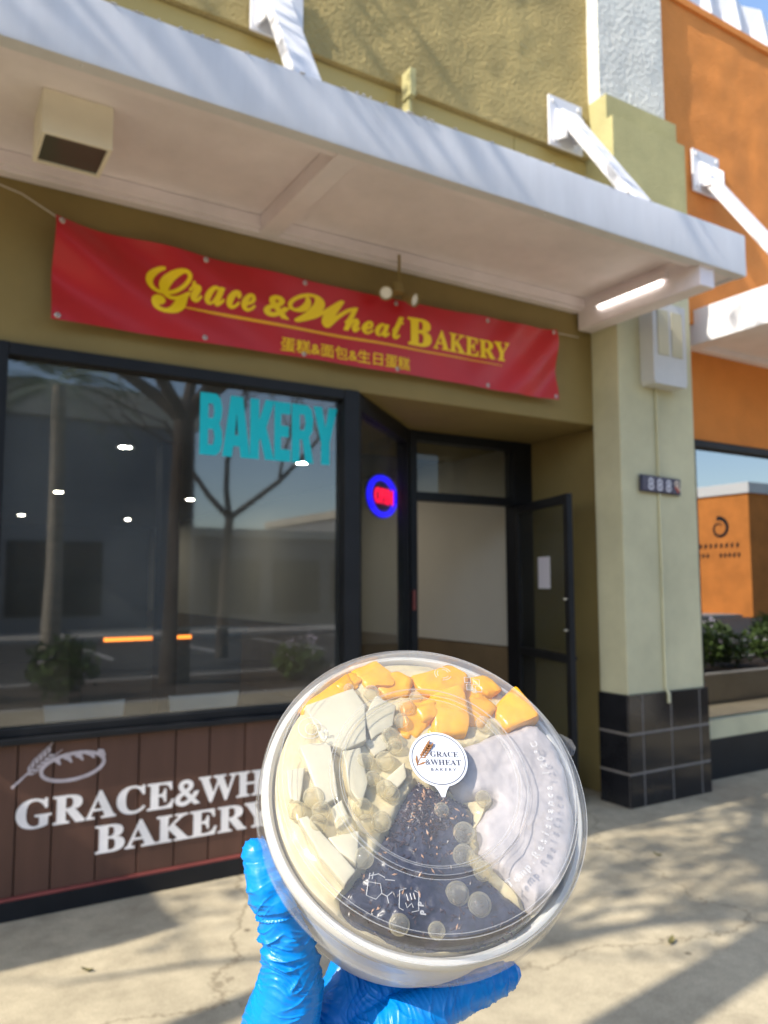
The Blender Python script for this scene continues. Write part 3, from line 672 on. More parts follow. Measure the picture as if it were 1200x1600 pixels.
letters(sgn, '8', -0.058, 0.002, -0.045, 0.045, lambda x, z, d: Vector((x, -0.0225 - d, z)), 'digit', name='digit', offset=0.02)
letters(sgn, '8', 0.040, 0.098, -0.045, 0.045, lambda x, z, d: Vector((x, -0.0225 - d, z)), 'digit', name='digit', offset=0.02)
on_s = lambda x, z, d: Vector((x, -0.0225 - d, z))
stroke('emblem', [(0.160 + 0.018 * math.cos(t), 0.022 + 0.018 * math.sin(t)) for t in [i * math.pi / 8 for i in range(17)]], 0.014, 'cream_print', sgn, on_s)
stroke('emblem', [(0.140, -0.005), (0.165, -0.02), (0.18, -0.042)], 0.018, 'red_print', sgn, on_s, 0.0005)
stroke('emblem', [(0.165, -0.002), (0.198, -0.025)], 0.012, 'cream_print', sgn, on_s, 0.001)

# ================================================================== ORANGE SHOP NEXT DOOR
ob = thing('orange_shop_building', 'orange stucco shop building right of the olive bakery', 'building', (8, 0, 0))
OB = (8, 0, 0)
stucco('upper_wall', 'orange', ob, 5.00 - 8, 14.0 - 8, -0.19, 3.62, 6.34, 0.06, 0.012, 0.4)
box('lower_wall', 'orange', ob, 5.21, 14.0, -0.05, 0.2, 2.72, 3.60, 0.004, OB)
box('end_wall', 'orange', ob, 5.22, 5.44, -0.05, 0.2, 0.0, 2.718, 0.004, OB)
box('parapet_band', 'orange', ob, 5.00, 14.0, -0.215, 0.2, 6.342, 6.41, 0.006, OB)
box('base_wall', 'black', ob, 5.44, 14.0, -0.06, 0.2, 0.0, 0.31, 0.004, OB)
box('window_sill', 'column', ob, 5.44, 14.0, -0.055, 0.2, 0.312, 0.46, 0.004, OB)
box('window_head', 'black', ob, 5.44, 14.0, -0.06, 0.16, 2.66, 2.718, 0.004, OB)
box('window_post', 'black', ob, 5.44, 5.475, -0.055, 0.16, 0.462, 2.658, 0.004, OB)
box('window_post', 'black', ob, 8.0, 8.06, -0.055, 0.16, 0.462, 2.658, 0.004, OB)
box('window_pane', 'nextglass', ob, 5.476, 7.998, 0.0, 0.008, 0.462, 2.658, 0.0, OB)
box('window_pane', 'nextglass', ob, 8.062, 13.9, 0.0, 0.008, 0.462, 2.658, 0.0, OB)
box('interior_wall', 'darkin', ob, 5.2, 14.0, 4.0, 4.1, 0.0, 3.0, 0.0, OB)
box('interior_wall', 'darkin', ob, 5.15, 5.2, 0.2, 4.0, 0.0, 3.0, 0.0, OB)
box('interior_floor', 'floorin', ob, 5.2, 14.0, 0.2, 4.0, -0.02, 0.015, 0.0, OB)
box('interior_ceiling', 'darkin', ob, 5.2, 14.0, 0.2, 4.0, 3.0, 3.05, 0.0, OB)
# folded white metal crown along the parapet: one plate per fold
for i in range(22):
    x = 5.1 + i * 0.40 - 8
    MB().add([(x, -0.10, 6.41), (x + 0.2, -0.22, 6.41), (x + 0.4, -0.10, 6.41), (x, -0.10, 6.80), (x + 0.2, -0.16, 6.80), (x + 0.4, -0.10, 6.80), (x, 0.1, 6.41), (x + 0.4, 0.1, 6.41), (x, 0.1, 6.80), (x + 0.4, 0.1, 6.80)],
             [(0, 1, 4, 3), (1, 2, 5, 4), (3, 4, 5, 9, 8), (0, 3, 8, 6), (2, 7, 9, 5), (6, 8, 9, 7), (0, 6, 7, 2, 1)]).build('crown_fold', 'white', ob)
oa = thing('orange_shop_awning', 'white metal awning with sunlit end on the orange shop', 'awning', (8, 0, 0))
box('end_fascia', 'white', oa, 5.33, 5.345, -1.118, -0.06, 3.45, 3.735, 0.003, OB)
box('fascia', 'white', oa, 5.33, 14.0, -1.15, -1.12, 3.45, 3.735, 0.003, OB)
box('deck', 'white', oa, 5.347, 14.0, -1.118, -0.2, 3.64, 3.70, 0.003, OB)
box('ceiling_panel', 'soffit', oa, 5.50, 14.0, -1.10, -0.13, 3.50, 3.51, 0.002, OB)
box('ledger', 'soffit', oa, 5.35, 14.0, -0.125, -0.052, 3.455, 3.60, 0.003, OB)
box('cross_beam', 'soffit', oa, 5.347, 5.49, -1.10, -0.13, 3.455, 3.60, 0.003, OB)
for x0, x1 in ((5.36, 5.70), (8.4, 8.74)):
    plate(oa, x0 - 8, x1 - 8, 4.74, 5.10, -0.19)
    strut(oa, (x0 + x1) / 2 - 8)

# ================================================================== INSIDE THE BAKERY
names = {(1.62, 2.9): 'nearest round ceiling downlight on the left inside the window', (3.36, 2.95): 'round ceiling downlight seen below the cyan window letters',
         (1.68, 6.8): 'middle round ceiling downlight of the left row inside the window', (3.45, 6.85): 'middle round ceiling downlight of the right row inside the window',
         (1.70, 10.8): 'farthest round ceiling downlight at the left edge of the window', (3.52, 10.85): 'farthest round ceiling downlight of the right row inside the window'}
for (x, y), lb_ in names.items():
    d = thing('downlight', lb_, 'lamp', (x, y, 2.758), 0, 'ceiling downlights in the bakery')
    MB().lathe([(0.052, 0.0), (0.08, 0.0), (0.08, -0.008), (0.052, -0.004)], 24, closed=True).build('trim_ring', 'whitetrim', d)
    MB().lathe([(0.0, -0.003), (0.052, -0.003)], 24).build('lens', 'down', d)
ct = thing('service_counter', 'dark service counter with glowing orange strip at the back of the bakery', 'counter', (2.38, 3.85, 0.012))
box('body', 'counter', ct, -0.95, 0.6, -0.3, 0.3, 0.0, 1.05, 0.01)
box('worktop', 'darkin', ct, -1.0, 0.65, -0.34, 0.34, 1.052, 1.09, 0.006)
box('light_strip', 'led', ct, -0.76, 0.07, -0.318, -0.303, 1.005, 1.038, 0.002)
MT['matt'] = pm('matt_black', (0.012, 0.012, 0.012), 0.95, spec=0.05)
box('interior_pillar', 'matt', bk, 1.83, 1.985, 2.45, 2.65, 0.013, 2.758)
box('wall_menu', 'counter', bk, 1.9, 4.3, 13.17, 13.198, 1.6, 2.4)
def chair(x, y, rz, label):
    c = thing('chair', label, 'chair', (x, y, 0.012), rz, 'white chairs at the bakery window')
    # curved shell back
    g = MB(); n = 10; vs = []
    for th in (0.0, 0.018):
        for j in range(5):
            for i in range(n + 1):
                u = i / n - 0.5; wv = 0.37 + 0.05 * (j / 4) ** 2
                vs.append((u * wv, -0.20 + th - 0.16 * u * u * 4 * 0.4 + 0.03 * j / 4 * -1, 0.55 + 0.34 * j / 4 + (0.012 * (abs(u) * 2) ** 3 if j == 4 else 0)))
    k = n + 1; N = 5 * k; fs = []
    for j in range(4):
        for i in range(n):
            a = j * k + i; fs += [(a, a + 1, a + k + 1, a + k), (N + a + k, N + a + k + 1, N + a + 1, N + a)]
    ed = [(i, i + 1) for i in range(n)] + [(4 * k + i + 1, 4 * k + i) for i in range(n)] + [((j + 1) * k, j * k) for j in range(4)] + [(j * k + n, (j + 1) * k + n) for j in range(4)]
    fs += [(a, N + a, N + b, b) for a, b in ed]
    g.add(vs, fs); g.sm = True; g.build('backrest', 'chair', c)
    box('seat', 'chair', c, -0.21, 0.21, -0.19, 0.22, 0.44, 0.475, 0.012)
    for sx in (-1, 1):
        for sy in (-1, 1): MB().tube([(sx * 0.16, sy * 0.15, 0.44), (sx * 0.20, sy * 0.20, 0.0)], [0.014, 0.010], 8).build('leg', 'black', c)
        MB().tube([(sx * 0.15, -0.17, 0.46), (sx * 0.15, -0.19, 0.58)], 0.010, 8).build('back_post', 'black', c)
chair(0.87, 0.68, 0.0, 'white chair behind the window above the wheat drawing')
chair(1.53, 0.68, 0.02, 'white chair behind the window right of the other chair')

# ================================================================== STREET BEHIND THE PHOTOGRAPHER (reflected, and throwing the shade)
def bare_tree(name, label, loc, trunk_r, height, fork, seed, lean=(0, 0), leaves=160, cat='tree', n_main=5, depth=4, leafmat='leaf2'):
    rnd = random.Random(seed); t = thing(name, label, cat, loc)
    tr = MB(); br = MB(); tips = []
    base = [(0, 0, -0.05), (0.02, 0.01, fork * 0.3), (lean[0] * 0.5, lean[1] * 0.5, fork * 0.65), (lean[0], lean[1], fork)]
    tr.tube(base, [trunk_r * 1.25, trunk_r, trunk_r * 0.9, trunk_r * 0.8], 14); tr.build('trunk', 'bark', t)
    def grow(p, d, L, r, lev):
        pts = [p]; rr = [r]; cur = p.copy(); dd = d.copy(); n = 4
        for i in range(n):
            dd = (dd + Vector((rnd.uniform(-1, 1), rnd.uniform(-1, 1), rnd.uniform(-0.4, 0.7))) * 0.22).normalized()
            cur = cur + dd * L / n; pts.append(cur.copy()); rr.append(r * (1 - 0.45 * (i + 1) / n))
        br.tube(pts, rr, 7 if lev > 1 else 5)
        if lev == 0: tips.extend(pts[1:]); return
        for i in range(rnd.choice((2, 3, 3))):
            k = rnd.randint(2, n); a = rnd.uniform(0, 6.28)
            side = dd.orthogonal().normalized(); side.rotate(Matrix.Rotation(a, 3, dd))
            nd = (dd * rnd.uniform(0.6, 1.0) + side * rnd.uniform(0.5, 0.95) + Vector((0, 0, 0.15))).normalized()
            grow(pts[k], nd, L * rnd.uniform(0.55, 0.8), rr[k] * rnd.uniform(0.55, 0.75), lev - 1)
    top = Vector(base[-1])
    for i in range(n_main):
        a = 6.283 * i / n_main + rnd.uniform(-0.4, 0.4)
        grow(top, Vector((math.cos(a) * 0.65, math.sin(a) * 0.65, 0.75)).normalized(), (height - fork) * 0.55, trunk_r * 0.6, depth - 1)
    br.build('branches', 'bark', t)
    lf = MB()
    for i in range(leaves):
        p = rnd.choice(tips) + Vector((rnd.gauss(0, 0.12), rnd.gauss(0, 0.12), rnd.gauss(0, 0.12))); s = rnd.uniform(0.04, 0.08)
        a = Vector((rnd.gauss(0, 1), rnd.gauss(0, 1), rnd.gauss(0, 1))).normalized(); b = a.orthogonal().normalized()
        lf.add([p - a * s, p + b * s * 0.45, p + a * s, p - b * s * 0.45], [(0, 1, 2, 3)])
    stuff(lf.build('crown', leafmat, t))
    return t
bare_tree('bare_tree', 'bare street tree left of the camera throwing branch shadows on the pavement', (-2.3, -2.76, 0), 0.15, 9.0, 5.0, 11, (0.1, 0.0), 1500, n_main=6)
bare_tree('street_tree', 'sparse leafy street tree left of the camera dappling the pavement', (-4.2, -2.1, 0), 0.09, 7.4, 4.7, 31, (0.1, 0.1), 2000, n_main=6)
bare_tree('bare_tree', 'dark bare tree reflected in the middle of the shop window', (3.75, -8.4, 0), 0.20, 8.5, 4.2, 5, (0.05, 0.1), 300)
bare_tree('bare_tree', 'slim bare tree reflected behind the cyan window letters', (6.0, -12.5, 0), 0.12, 8.0, 3.0, 23, (0.1, 0.1), 150, n_main=3)
# palm
pt = thing('palm_tree', 'slender palm tree reflected at the left of the shop window', 'tree', (2.45, -12.2, -0.05))
MB().tube([(0, 0, 0), (0.04, 0, 2.0), (0.02, 0.05, 3.6), (0.0, 0.05, 5.5)], [0.20, 0.15, 0.14, 0.13], 14).build('trunk', 'palmbark', pt)
rnd = random.Random(3); g = MB()
for i in range(26):
    a = i * 2.4; el = rnd.uniform(-0.5, 1.1); L = rnd.uniform(1.3, 1.8); d = Vector((math.cos(a) * math.cos(el), math.sin(a) * math.cos(el), math.sin(el)))
    pts = [Vector((0, 0.05, 5.5)) + d * L * s + Vector((0, 0, -0.55 * s * s * L)) for s in (0, 0.25, 0.5, 0.75, 1.0)]
    sd = d.cross(Vector((0, 0, 1))).normalized()
    for j in range(16):
        s = 0.2 + 0.8 * j / 16; p = pts[min(3, int(s * 4))].lerp(pts[min(4, int(s * 4) + 1)], s * 4 % 1)
        for sgn_ in (-1, 1):
            e = p + (sd * sgn_ * 0.42 + d * 0.25) * (1.1 - 0.5 * s) + Vector((0, 0, -0.16)); g.add([p, p + d * 0.03, e], [(0, 1, 2)])
stuff(g.build('crown', 'leaf', pt))

def leaf_ball(n, rx, rz, seed, s0=0.05):
    rnd = random.Random(seed); g = MB()
    for i in range(n):
        d = Vector((rnd.gauss(0, 1), rnd.gauss(0, 1), rnd.gauss(0, 1))).normalized() * (rnd.random() ** 0.4)
        bump_ = 0.8 + 0.35 * noise.noise(d * 2.1 + Vector((seed, 0, 0)))
        p = Vector((d.x * rx * bump_, d.y * rx * bump_, rz + d.z * rz * bump_)); s = s0 * rnd.uniform(0.6, 1.5)
        a = Vector((rnd.gauss(0, 1), rnd.gauss(0, 1), rnd.gauss(0, 1))).normalized(); b = a.orthogonal().normalized()
        g.add([p - a * s, p + b * s * 0.5, p + a * s, p - b * s * 0.5], [(0, 1, 2, 3)])
    return g
shr = [leaf_ball(1400, 0.55, 0.42, i).mesh('foliage') for i in range(3)]
for me in shr: me.materials.append(MT['leaf'])
flw = leaf_ball(160, 0.52, 0.44, 9, 0.035).mesh('blossom'); flw.materials.append(MT['petal'])
spots = [(-1.2, -7.6), (0.6, -7.9), (1.9, -7.4), (5.6, -7.7), (7.0, -7.9), (8.3, -7.5), (9.7, -7.9), (11.2, -7.6), (12.9, -7.8), (14.6, -7.6), (16.4, -7.9), (18.3, -7.6)]
for i, (x, y) in enumerate(spots):
    s = thing('shrub', 'flowering green shrub in the planting bed across the pavement', 'shrub', (x, y, -0.03), i * 1.3, 'shrubs in the planting bed')
    f = link('foliage', shr[i % 3], None, s); f.scale = (1, 1, 0.8 + 0.3 * (i % 3) / 2); stuff(f)
    stuff(link('blossom', flw, None, s))
    MB().tube([(0, 0, 0), (0.02, 0, 0.35)], 0.03, 7).build('stem', 'bark', s)

pb = thing('raised_planter', 'low concrete planter with flowers reflected low in the orange shop window', 'planter', (10.4, -3.2, 0))
for a_, b_, c_, d_ in ((-3.2, 3.2, -0.75, -0.63), (-3.2, 3.2, 0.63, 0.75), (-3.2, -3.08, -0.628, 0.628), (3.08, 3.2, -0.628, 0.628)): box('planter_wall', 'kerb', pb, a_, b_, c_, d_, 0.0, 0.38, 0.012)
box('planter_soil', 'soil', pb, -3.078, 3.078, -0.626, 0.626, 0.0, 0.32, 0.0)
for i, (x, y) in enumerate(((7.9, -3.25), (9.1, -3.1), (10.3, -3.3), (11.5, -3.15), (12.7, -3.25))):
    s_ = thing('shrub', ('first', 'second', 'third', 'fourth', 'last')[i] + ' flowering shrub from the left in the concrete planter', 'shrub', (x, y, 0.30), i * 1.1, 'shrubs in the concrete planter')
    f = link('foliage', shr[i % 3], None, s_); f.scale = (1.15, 1.0, 0.7 + 0.15 * (i % 2)); stuff(f); b_ = link('blossom', flw, None, s_); b_.scale = (1.15, 1.0, 0.75); stuff(b_)

def far_building(name, label, x0, x1, y0, y1, h, mat, band=None, wins=(), group=None):
    b = thing(name, label, 'building', ((x0 + x1) / 2, (y0 + y1) / 2, -0.16)); B = ((x0 + x1) / 2, (y0 + y1) / 2, -0.16)
    box('wall', mat, b, x0, x1, y0, y1, -0.16, h, 0.01, B)
    if band:
        box('cornice', band[0], b, x0 - 0.12, x1 + 0.12, y0 - 0.12, y1 + 0.12, h - band[1], h + 0.1, 0.02, B)
    for wx0, wx1, wz0, wz1 in wins:
        f = box('window', 'black', b, wx0, wx1, y1 + 0.002, y1 + 0.06, wz0, wz1, 0.005, B)
        box('pane', 'darkglass', f, wx0 + 0.08, wx1 - 0.08, y1 + 0.062, y1 + 0.075, wz0 + 0.08, wz1 - 0.08, 0.0, B)
    return b
far_building('grey_shop_building', 'tall dark grey building with cream cornice reflected in the shop window', -22, 9.0, -36, -24, 8.3, 'greywall', ('creamwall', 1.1),
             [(-14 + i * 4.2, -11 + i * 4.2, 0.5, 3.0) for i in range(5)])
far_building('low_shop_building', 'low dull brown building reflected in the right of the shop window', 9.2, 17.6, -36, -25, 3.6, 'dullwall', ('creamwall', 0.25),
             [(10 + i * 2.6, 12 + i * 2.6, 0.4, 2.5) for i in range(3)])
far_building('grey_annex_building', 'grey block beside the low brown building reflected by the window mullion', 17.8, 29.0, -38, -26, 5.0, 'greywall', ('creamwall', 0.3),
             [(18.8 + i * 3.4, 21.4 + i * 3.4, 0.4, 2.8) for i in range(3)])
cb = far_building('corner_shop_building', 'orange corner building with white cornice reflected in the right window', 36.0, 64.0, -52, -19.9, 6.5, 'orange', ('whitetrim', 0.45),
                  [(39 + i * 4.5, 42 + i * 4.5, 0.5, 3.0) for i in range(4)])
# swirl emblem on its sunny side
cbB = Vector(cb.location)
def on_corner(y, z, d): return Vector((36.0 - 0.02 - d - cbB.x, y - cbB.y, z - cbB.z))
sw = [(-21.6 + (0.2 + 0.35 * t / 7.5) * math.cos(t + 0.6), 4.35 + (0.2 + 0.35 * t / 7.5) * math.sin(t + 0.6)) for t in [i * 0.25 for i in range(31)]]
stroke('swirl_emblem', sw, [0.06 + 0.16 * i / 30 for i in range(31)], 'black', cb, on_corner)
rnd = random.Random(2)
for zz, n, hh in ((3.35, 10, 0.22), (2.85, 12, 0.22)):
    for i in range(n):
        y = -23.4 + i * 3.1 / n
        if rnd.random() < 0.9: stroke('sign_character', [(y, zz), (y + 0.05, zz + hh)], 0.13, 'black', cb, on_corner)

def car(label, x, y, rz, paint):
    c = thing('parked_car', label, 'car', (x, y, -0.16), rz, 'cars parked across the street')
    prof = [(-2.15, 0.35), (-2.18, 0.62), (-2.05, 0.86), (-1.55, 0.95), (-0.95, 1.42), (0.35, 1.46), (1.05, 0.98), (1.85, 0.84), (2.15, 0.62), (2.15, 0.32)]
    g = MB(); n = len(prof); vs = []
    for yy, ins in ((-0.88, 0.0), (-0.80, 0.0), (0.80, 0.0), (0.88, 0.0)):
        for px_, pz in prof:
            tuck = 0.16 * max(0, (pz - 0.95) / 0.5); sgn_ = -1 if yy < 0 else 1
            yo = yy - sgn_ * tuck if abs(yy) > 0.81 else yy - sgn_ * tuck
            vs.append((px_, yo, pz if abs(yy) < 0.81 else min(pz, pz * 0.985)))
    fs = [(a * n + i, a * n + i + 1, (a + 1) * n + i + 1, (a + 1) * n + i) for a in range(3) for i in range(n - 1)]
    fs += [tuple(range(n)), tuple(range(3 * n, 4 * n)), (0, n, n - 1 + n, n - 1)] + [(a * n, (a + 1) * n, (a + 1) * n + n - 1, a * n + n - 1) for a in range(1, 3)]
    g.add(vs, fs); g.sm = True; g.build('body', paint, c)
    for s in (-1, 1):
        MB().prism([(-1.35, 0.99), (-0.92, 1.36), (0.30, 1.40), (0.86, 1.0)], s * 0.775 - 0.012, s * 0.895 + 0.0, 'y').build('side_window', 'darkglass', c)
        for wx in (-1.3, 1.35):
            wh = MB().lathe([(0.0, -0.1), (0.30, -0.1), (0.33, -0.06), (0.33, 0.06), (0.30, 0.1), (0.0, 0.1)], 24).build('wheel', 'tyre', c, loc=(wx, s * 0.82, 0.33)); wh.rotation_euler = (R(90), 0, 0)
            MB().lathe([(0.0, 0.104 * -s), (0.19, 0.11 * -s), (0.20, 0.09 * -s)], 18).build('rim', 'steel', wh)
        box('headlight', 'whitetrim', c, 2.06, 2.165, s * 0.62 - 0.14, s * 0.62 + 0.14, 0.60, 0.74, 0.02)
    MB().add([(0.40, -0.66, 1.455), (0.40, 0.66, 1.455), (1.10, 0.74, 0.99), (1.10, -0.74, 0.99), (0.38, -0.66, 1.44), (0.38, 0.66, 1.44), (1.08, 0.74, 0.975), (1.08, -0.74, 0.975)],
             [(0, 1, 2, 3), (7, 6, 5, 4), (0, 4, 5, 1), (1, 5, 6, 2), (2, 6, 7, 3), (3, 7, 4, 0)]).build('windscreen', 'darkglass', c)
car('silver car parked across the street reflected in the right window', 20.5, -16.6, R(90), 'carsilver')
car('white car parked beside the silver car reflected in the right window', 23.4, -16.9, R(88), 'carwhite')

# ================================================================== THE DESSERT BOWL
BC = Vector((0.22525, -3.82983, 1.45092))
bn_ = Vector((-0.24948, -0.71423, 0.65394)).normalized(); be1 = Vector((0.92418, -0.37729, -0.05950)).normalized(); be2 = bn_.cross(be1).normalized(); be1 = be2.cross(bn_)
BM = Matrix((be1, be2, bn_)).transposed().to_4x4(); BM.translation = BC
def held(o): o.matrix_world = BM; return o
MT.update(
    bowl=pm('white_bowl', (0.60, 0.59, 0.55), 0.32, sss=0.25, var=(20, 0.03)),
    lid=clear('clear_lid', (0.985, 0.985, 0.98), 0.03, haze=0.05, hazec=(0.90, 0.92, 0.97), hazevar=22, bump=(40, 0.25, 0.001), ior=1.7),
    skirt=clear('clear_lid_skirt', (0.97, 0.97, 0.97), 0.05, haze=0.07, hazec=(0.95, 0.95, 0.95), ior=1.4),
    ringline=clear('moulded_crease', (0.97, 0.97, 0.97), 0.10, haze=0.22, hazec=(0.97, 0.97, 0.95), ior=2.2),
    emboss=clear('embossed_plastic', (0.96, 0.96, 0.96), 0.08, haze=0.40, ior=1.8),
    mango=pm('mango', (0.74, 0.30, 0.0), 0.24, sss=0.12, var=(140, 0.14), c2=(0.78, 0.39, 0.0), bump=(260, 0.3, 0.001)),
    tofu=pm('tofu_pudding', (0.56, 0.505, 0.36), 0.35, sss=0.2, var=(120, 0.05)),
    milk=pm('coconut_milk', (0.58, 0.49, 0.295), 0.16, sss=0.2, var=(90, 0.12)),
    taro=pm('taro_paste', (0.43, 0.39, 0.38), 0.42, var=(70, 0.16), bump=(300, 0.25, 0.0008)),
    rice=pm('black_rice_pudding', (0.024, 0.023, 0.038), 0.3, var=(220, 0.5), bump=(400, 0.4, 0.0008)),
    grain=pm('black_rice_grain', (0.05, 0.02, 0.018), 0.35, var=(300, 0.7), c2=(0.02, 0.012, 0.016)),
    grain2=pm('pale_rice_grain', (0.42, 0.24, 0.14), 0.4, var=(300, 0.3)),
    sticker=pm('sticker_paper', (0.60, 0.62, 0.67), 0.4),
    ink=pm('sticker_ink', (0.035, 0.035, 0.06), 0.5),
    wheat=pm('sticker_wheat', (0.30, 0.14, 0.05), 0.5),
    glove=pm('blue_glove', (0.0, 0.235, 0.70), 0.34, var=(60, 0.12), c2=(0.0, 0.19, 0.62), bump=(700, 0.2, 0.0004), spec=0.5),
)
def pearl_mat():
    mt = bpy.data.materials.new('tapioca_pearl'); mt.use_nodes = True; nt = mt.node_tree; nt.nodes.remove(nt.nodes['Principled BSDF'])
    def N(t, c=None):
        n = nt.nodes.new('ShaderNode' + t)
        if c: n.inputs[0].default_value = (*c, 1)
        return n
    def mix(f, a, b):
        m_ = N('MixShader'); nt.links.new(a, m_.inputs[1]); nt.links.new(b, m_.inputs[2])
        if isinstance(f, float): m_.inputs[0].default_value = f
        else: nt.links.new(f, m_.inputs[0])
        return m_.outputs[0]
    tr = N('BsdfTransparent', (0.97, 0.95, 0.88)); rf = N('BsdfRefraction', (0.97, 0.95, 0.88)); rf.inputs['IOR'].default_value = 1.06; rf.inputs['Roughness'].default_value = 0.05
    tl = N('BsdfTranslucent', (0.97, 0.92, 0.72)); df_ = N('BsdfDiffuse', (0.88, 0.82, 0.62)); gl = N('BsdfGlossy'); gl.inputs['Roughness'].default_value = 0.04
    lw = N('LayerWeight'); lw.inputs[0].default_value = 0.35
    body = mix(0.5, tl.outputs[0], df_.outputs[0]); clear_ = mix(0.85, rf.outputs[0], tr.outputs[0])
    mr = N('MapRange'); mr.inputs[3].default_value = 0.16; mr.inputs[4].default_value = 0.58; nt.links.new(lw.outputs['Facing'], mr.inputs[0])
    m1 = mix(mr.outputs[0], clear_, body)
    fr = N('Fresnel'); fr.inputs[0].default_value = 1.4
    ge = N('NewGeometry'); mu = N('Math'); mu.operation = 'SUBTRACT'; mu.use_clamp = True
    nt.links.new(fr.outputs[0], mu.inputs[0]); nt.links.new(ge.outputs['Backfacing'], mu.inputs[1])
    nt.links.new(mix(mu.outputs[0], m1, gl.outputs[0]), nt.nodes['Material Output'].inputs[0])
    return mt
MT['pearl'] = pearl_mat()

bowl = held(thing('dessert_bowl', 'round white takeaway bowl held up by the blue gloved hand', 'bowl'))
wall_prof = [(0.0, -0.0835), (0.055, -0.0835), (0.063, -0.082), (0.0675, -0.078), (0.0700, -0.068), (0.0720, -0.05), (0.0742, -0.028), (0.0762, -0.012)]
rim_prof = [(0.0762, -0.0119), (0.0792, -0.0115), (0.0806, -0.0095), (0.0806, -0.0060), (0.0794, -0.0040), (0.0774, -0.0038), (0.0758, -0.0055), (0.0748, -0.0119)]
inner = [(0.0748, -0.012), (0.0726, -0.03), (0.068, -0.07), (0.062, -0.079), (0.0, -0.080)]
MB().lathe(wall_prof + inner, 96).build('bowl_wall', 'bowl', bowl)
MB().lathe(rim_prof, 96, closed=True).build('rim', 'bowl', bowl)
# lid: thin clear shell with step, embossed ring and skirt
lid = held(thing('bowl_lid', 'clear plastic lid with round shop sticker on the dessert bowl', 'lid'))
top = [(0.0, 0.0094), (0.030, 0.0094), (0.0425, 0.0094), (0.0434, 0.0097), (0.0440, 0.0107), (0.0447, 0.0111), (0.0478, 0.0111), (0.0485, 0.0107), (0.0491, 0.0097), (0.0500, 0.0094), (0.066, 0.0094), (0.0700, 0.0096), (0.0716, 0.0104), (0.0727, 0.0104), (0.0735, 0.0094), (0.0742, 0.0060), (0.0748, 0.0012)]
th_ = 0.00045
MB().lathe(top + [(r - (0.0004 if i > len(top) - 4 else 0), z - th_) for i, (r, z) in reversed(list(enumerate(top)))], 128).build('lid_top', 'lid', lid)
sk = [(0.0749, 0.0010), (0.0770, 0.0004), (0.0800, 0.0004), (0.0812, -0.0006), (0.0818, -0.0030), (0.0820, -0.0100), (0.0821, -0.0190), (0.0829, -0.0202), (0.0829, -0.0212), (0.0821, -0.0213)]
MB().lathe(sk + [(r - 0.0006, z - 0.0002) for r, z in reversed(sk)], 128).build('skirt', 'skirt', lid)
MB().prism([(0.0815, 0.026), (0.0905, 0.030), (0.0930, 0.0345), (0.0915, 0.0395), (0.0860, 0.0430), (0.0760, 0.0400)], -0.0210, -0.0203).build('pull_tab', 'skirt', lid)
for r_, rad_ in ((0.0433, 0.00022), (0.0448, 0.00016), (0.0478, 0.00016), (0.0492, 0.00022), (0.0717, 0.00020), (0.0735, 0.00026), (0.0806, 0.00025)):
    zz_ = {0.0448: 0.0111, 0.0478: 0.0111, 0.0717: 0.0105, 0.0735: 0.0094, 0.0806: 0.0003}.get(r_, 0.0096)
    MB().lathe([(r_ + rad_ * math.cos(t), zz_ + rad_ * math.sin(t)) for t in [i * math.pi / 3 for i in range(6)]], 160, closed=True).build('moulded_ring', 'ringline', lid)
# sticker with print
SX, SY, SR = 0.0048, 0.0088, 0.0147
LT = 0.00955
st_ = MB().prism([(SX + SR * math.cos(t), SY + SR * math.sin(t)) for t in [i * math.pi / 32 for i in range(64)]], LT, LT + 0.00018).build('sticker', 'sticker', lid)
MB().prism([(SX - 0.0038, SY - 0.0140), (SX + 0.0038, SY - 0.0140), (SX + 0.0022, SY - 0.0165), (SX + 0.0010, SY - 0.0198), (SX - 0.0006, SY - 0.0198), (SX - 0.0020, SY - 0.0165)], LT + 0.0000, LT + 0.00017).build('sticker_tail', 'sticker', lid)
on_st = lambda x, y, d: Vector((x, y, LT + 0.00020 + d * 0.06))
stroke('sticker_ring', [(SX + 0.0134 * math.cos(t), SY + 0.0134 * math.sin(t)) for t in [i * math.pi / 32 for i in range(65)]], 0.00035, 'ink', st_, on_st)
letters(st_, '𝐆𝐑𝐀𝐂𝐄', SX - 0.0040, SX + 0.0103, SY + 0.0012, SY + 0.0041, on_st, 'ink')
letters(st_, '&𝐖𝐇𝐄𝐀𝐓', SX - 0.0068, SX + 0.0112, SY - 0.0032, SY - 0.0003, on_st, 'ink', cap=0.69)
letters(st_, 'B A K E R Y', SX - 0.0044, SX + 0.0082, SY - 0.0064, SY - 0.0048, on_st, 'ink', offset=0.01)
ax = Vector((0.55, 0.83)).normalized(); nn = Vector((-ax.y, ax.x)); o0 = Vector((SX - 0.0114, SY - 0.0040))
stroke('wheat_stem', [tuple(o0), tuple(o0 + ax * 0.004 + nn * 0.0006), tuple(o0 + ax * 0.0135)], 0.0004, 'wheat', st_, on_st)
for i in range(6):
    for s in (-1, 1):
        b0 = o0 + ax * (0.0052 + i * 0.0015); stroke('wheat_grain', [tuple(b0), tuple(b0 + ax * 0.0012 + nn * s * 0.0012), tuple(b0 + ax * 0.0028 + nn * s * 0.0010)], [0.0002, 0.0009, 0.0002], 'wheat', st_, on_st, 0.004 * i + 0.002 * (s + 1))
for s in (-1, 1): stroke('wheat_leaf', [tuple(o0 + ax * 0.0005), tuple(o0 + ax * 0.0030 + nn * s * 0.0018), tuple(o0 + ax * 0.0048 + nn * s * 0.0028)], [0.0002, 0.0011, 0.0002], 'wheat', st_, on_st, 0.003 * (s + 1))
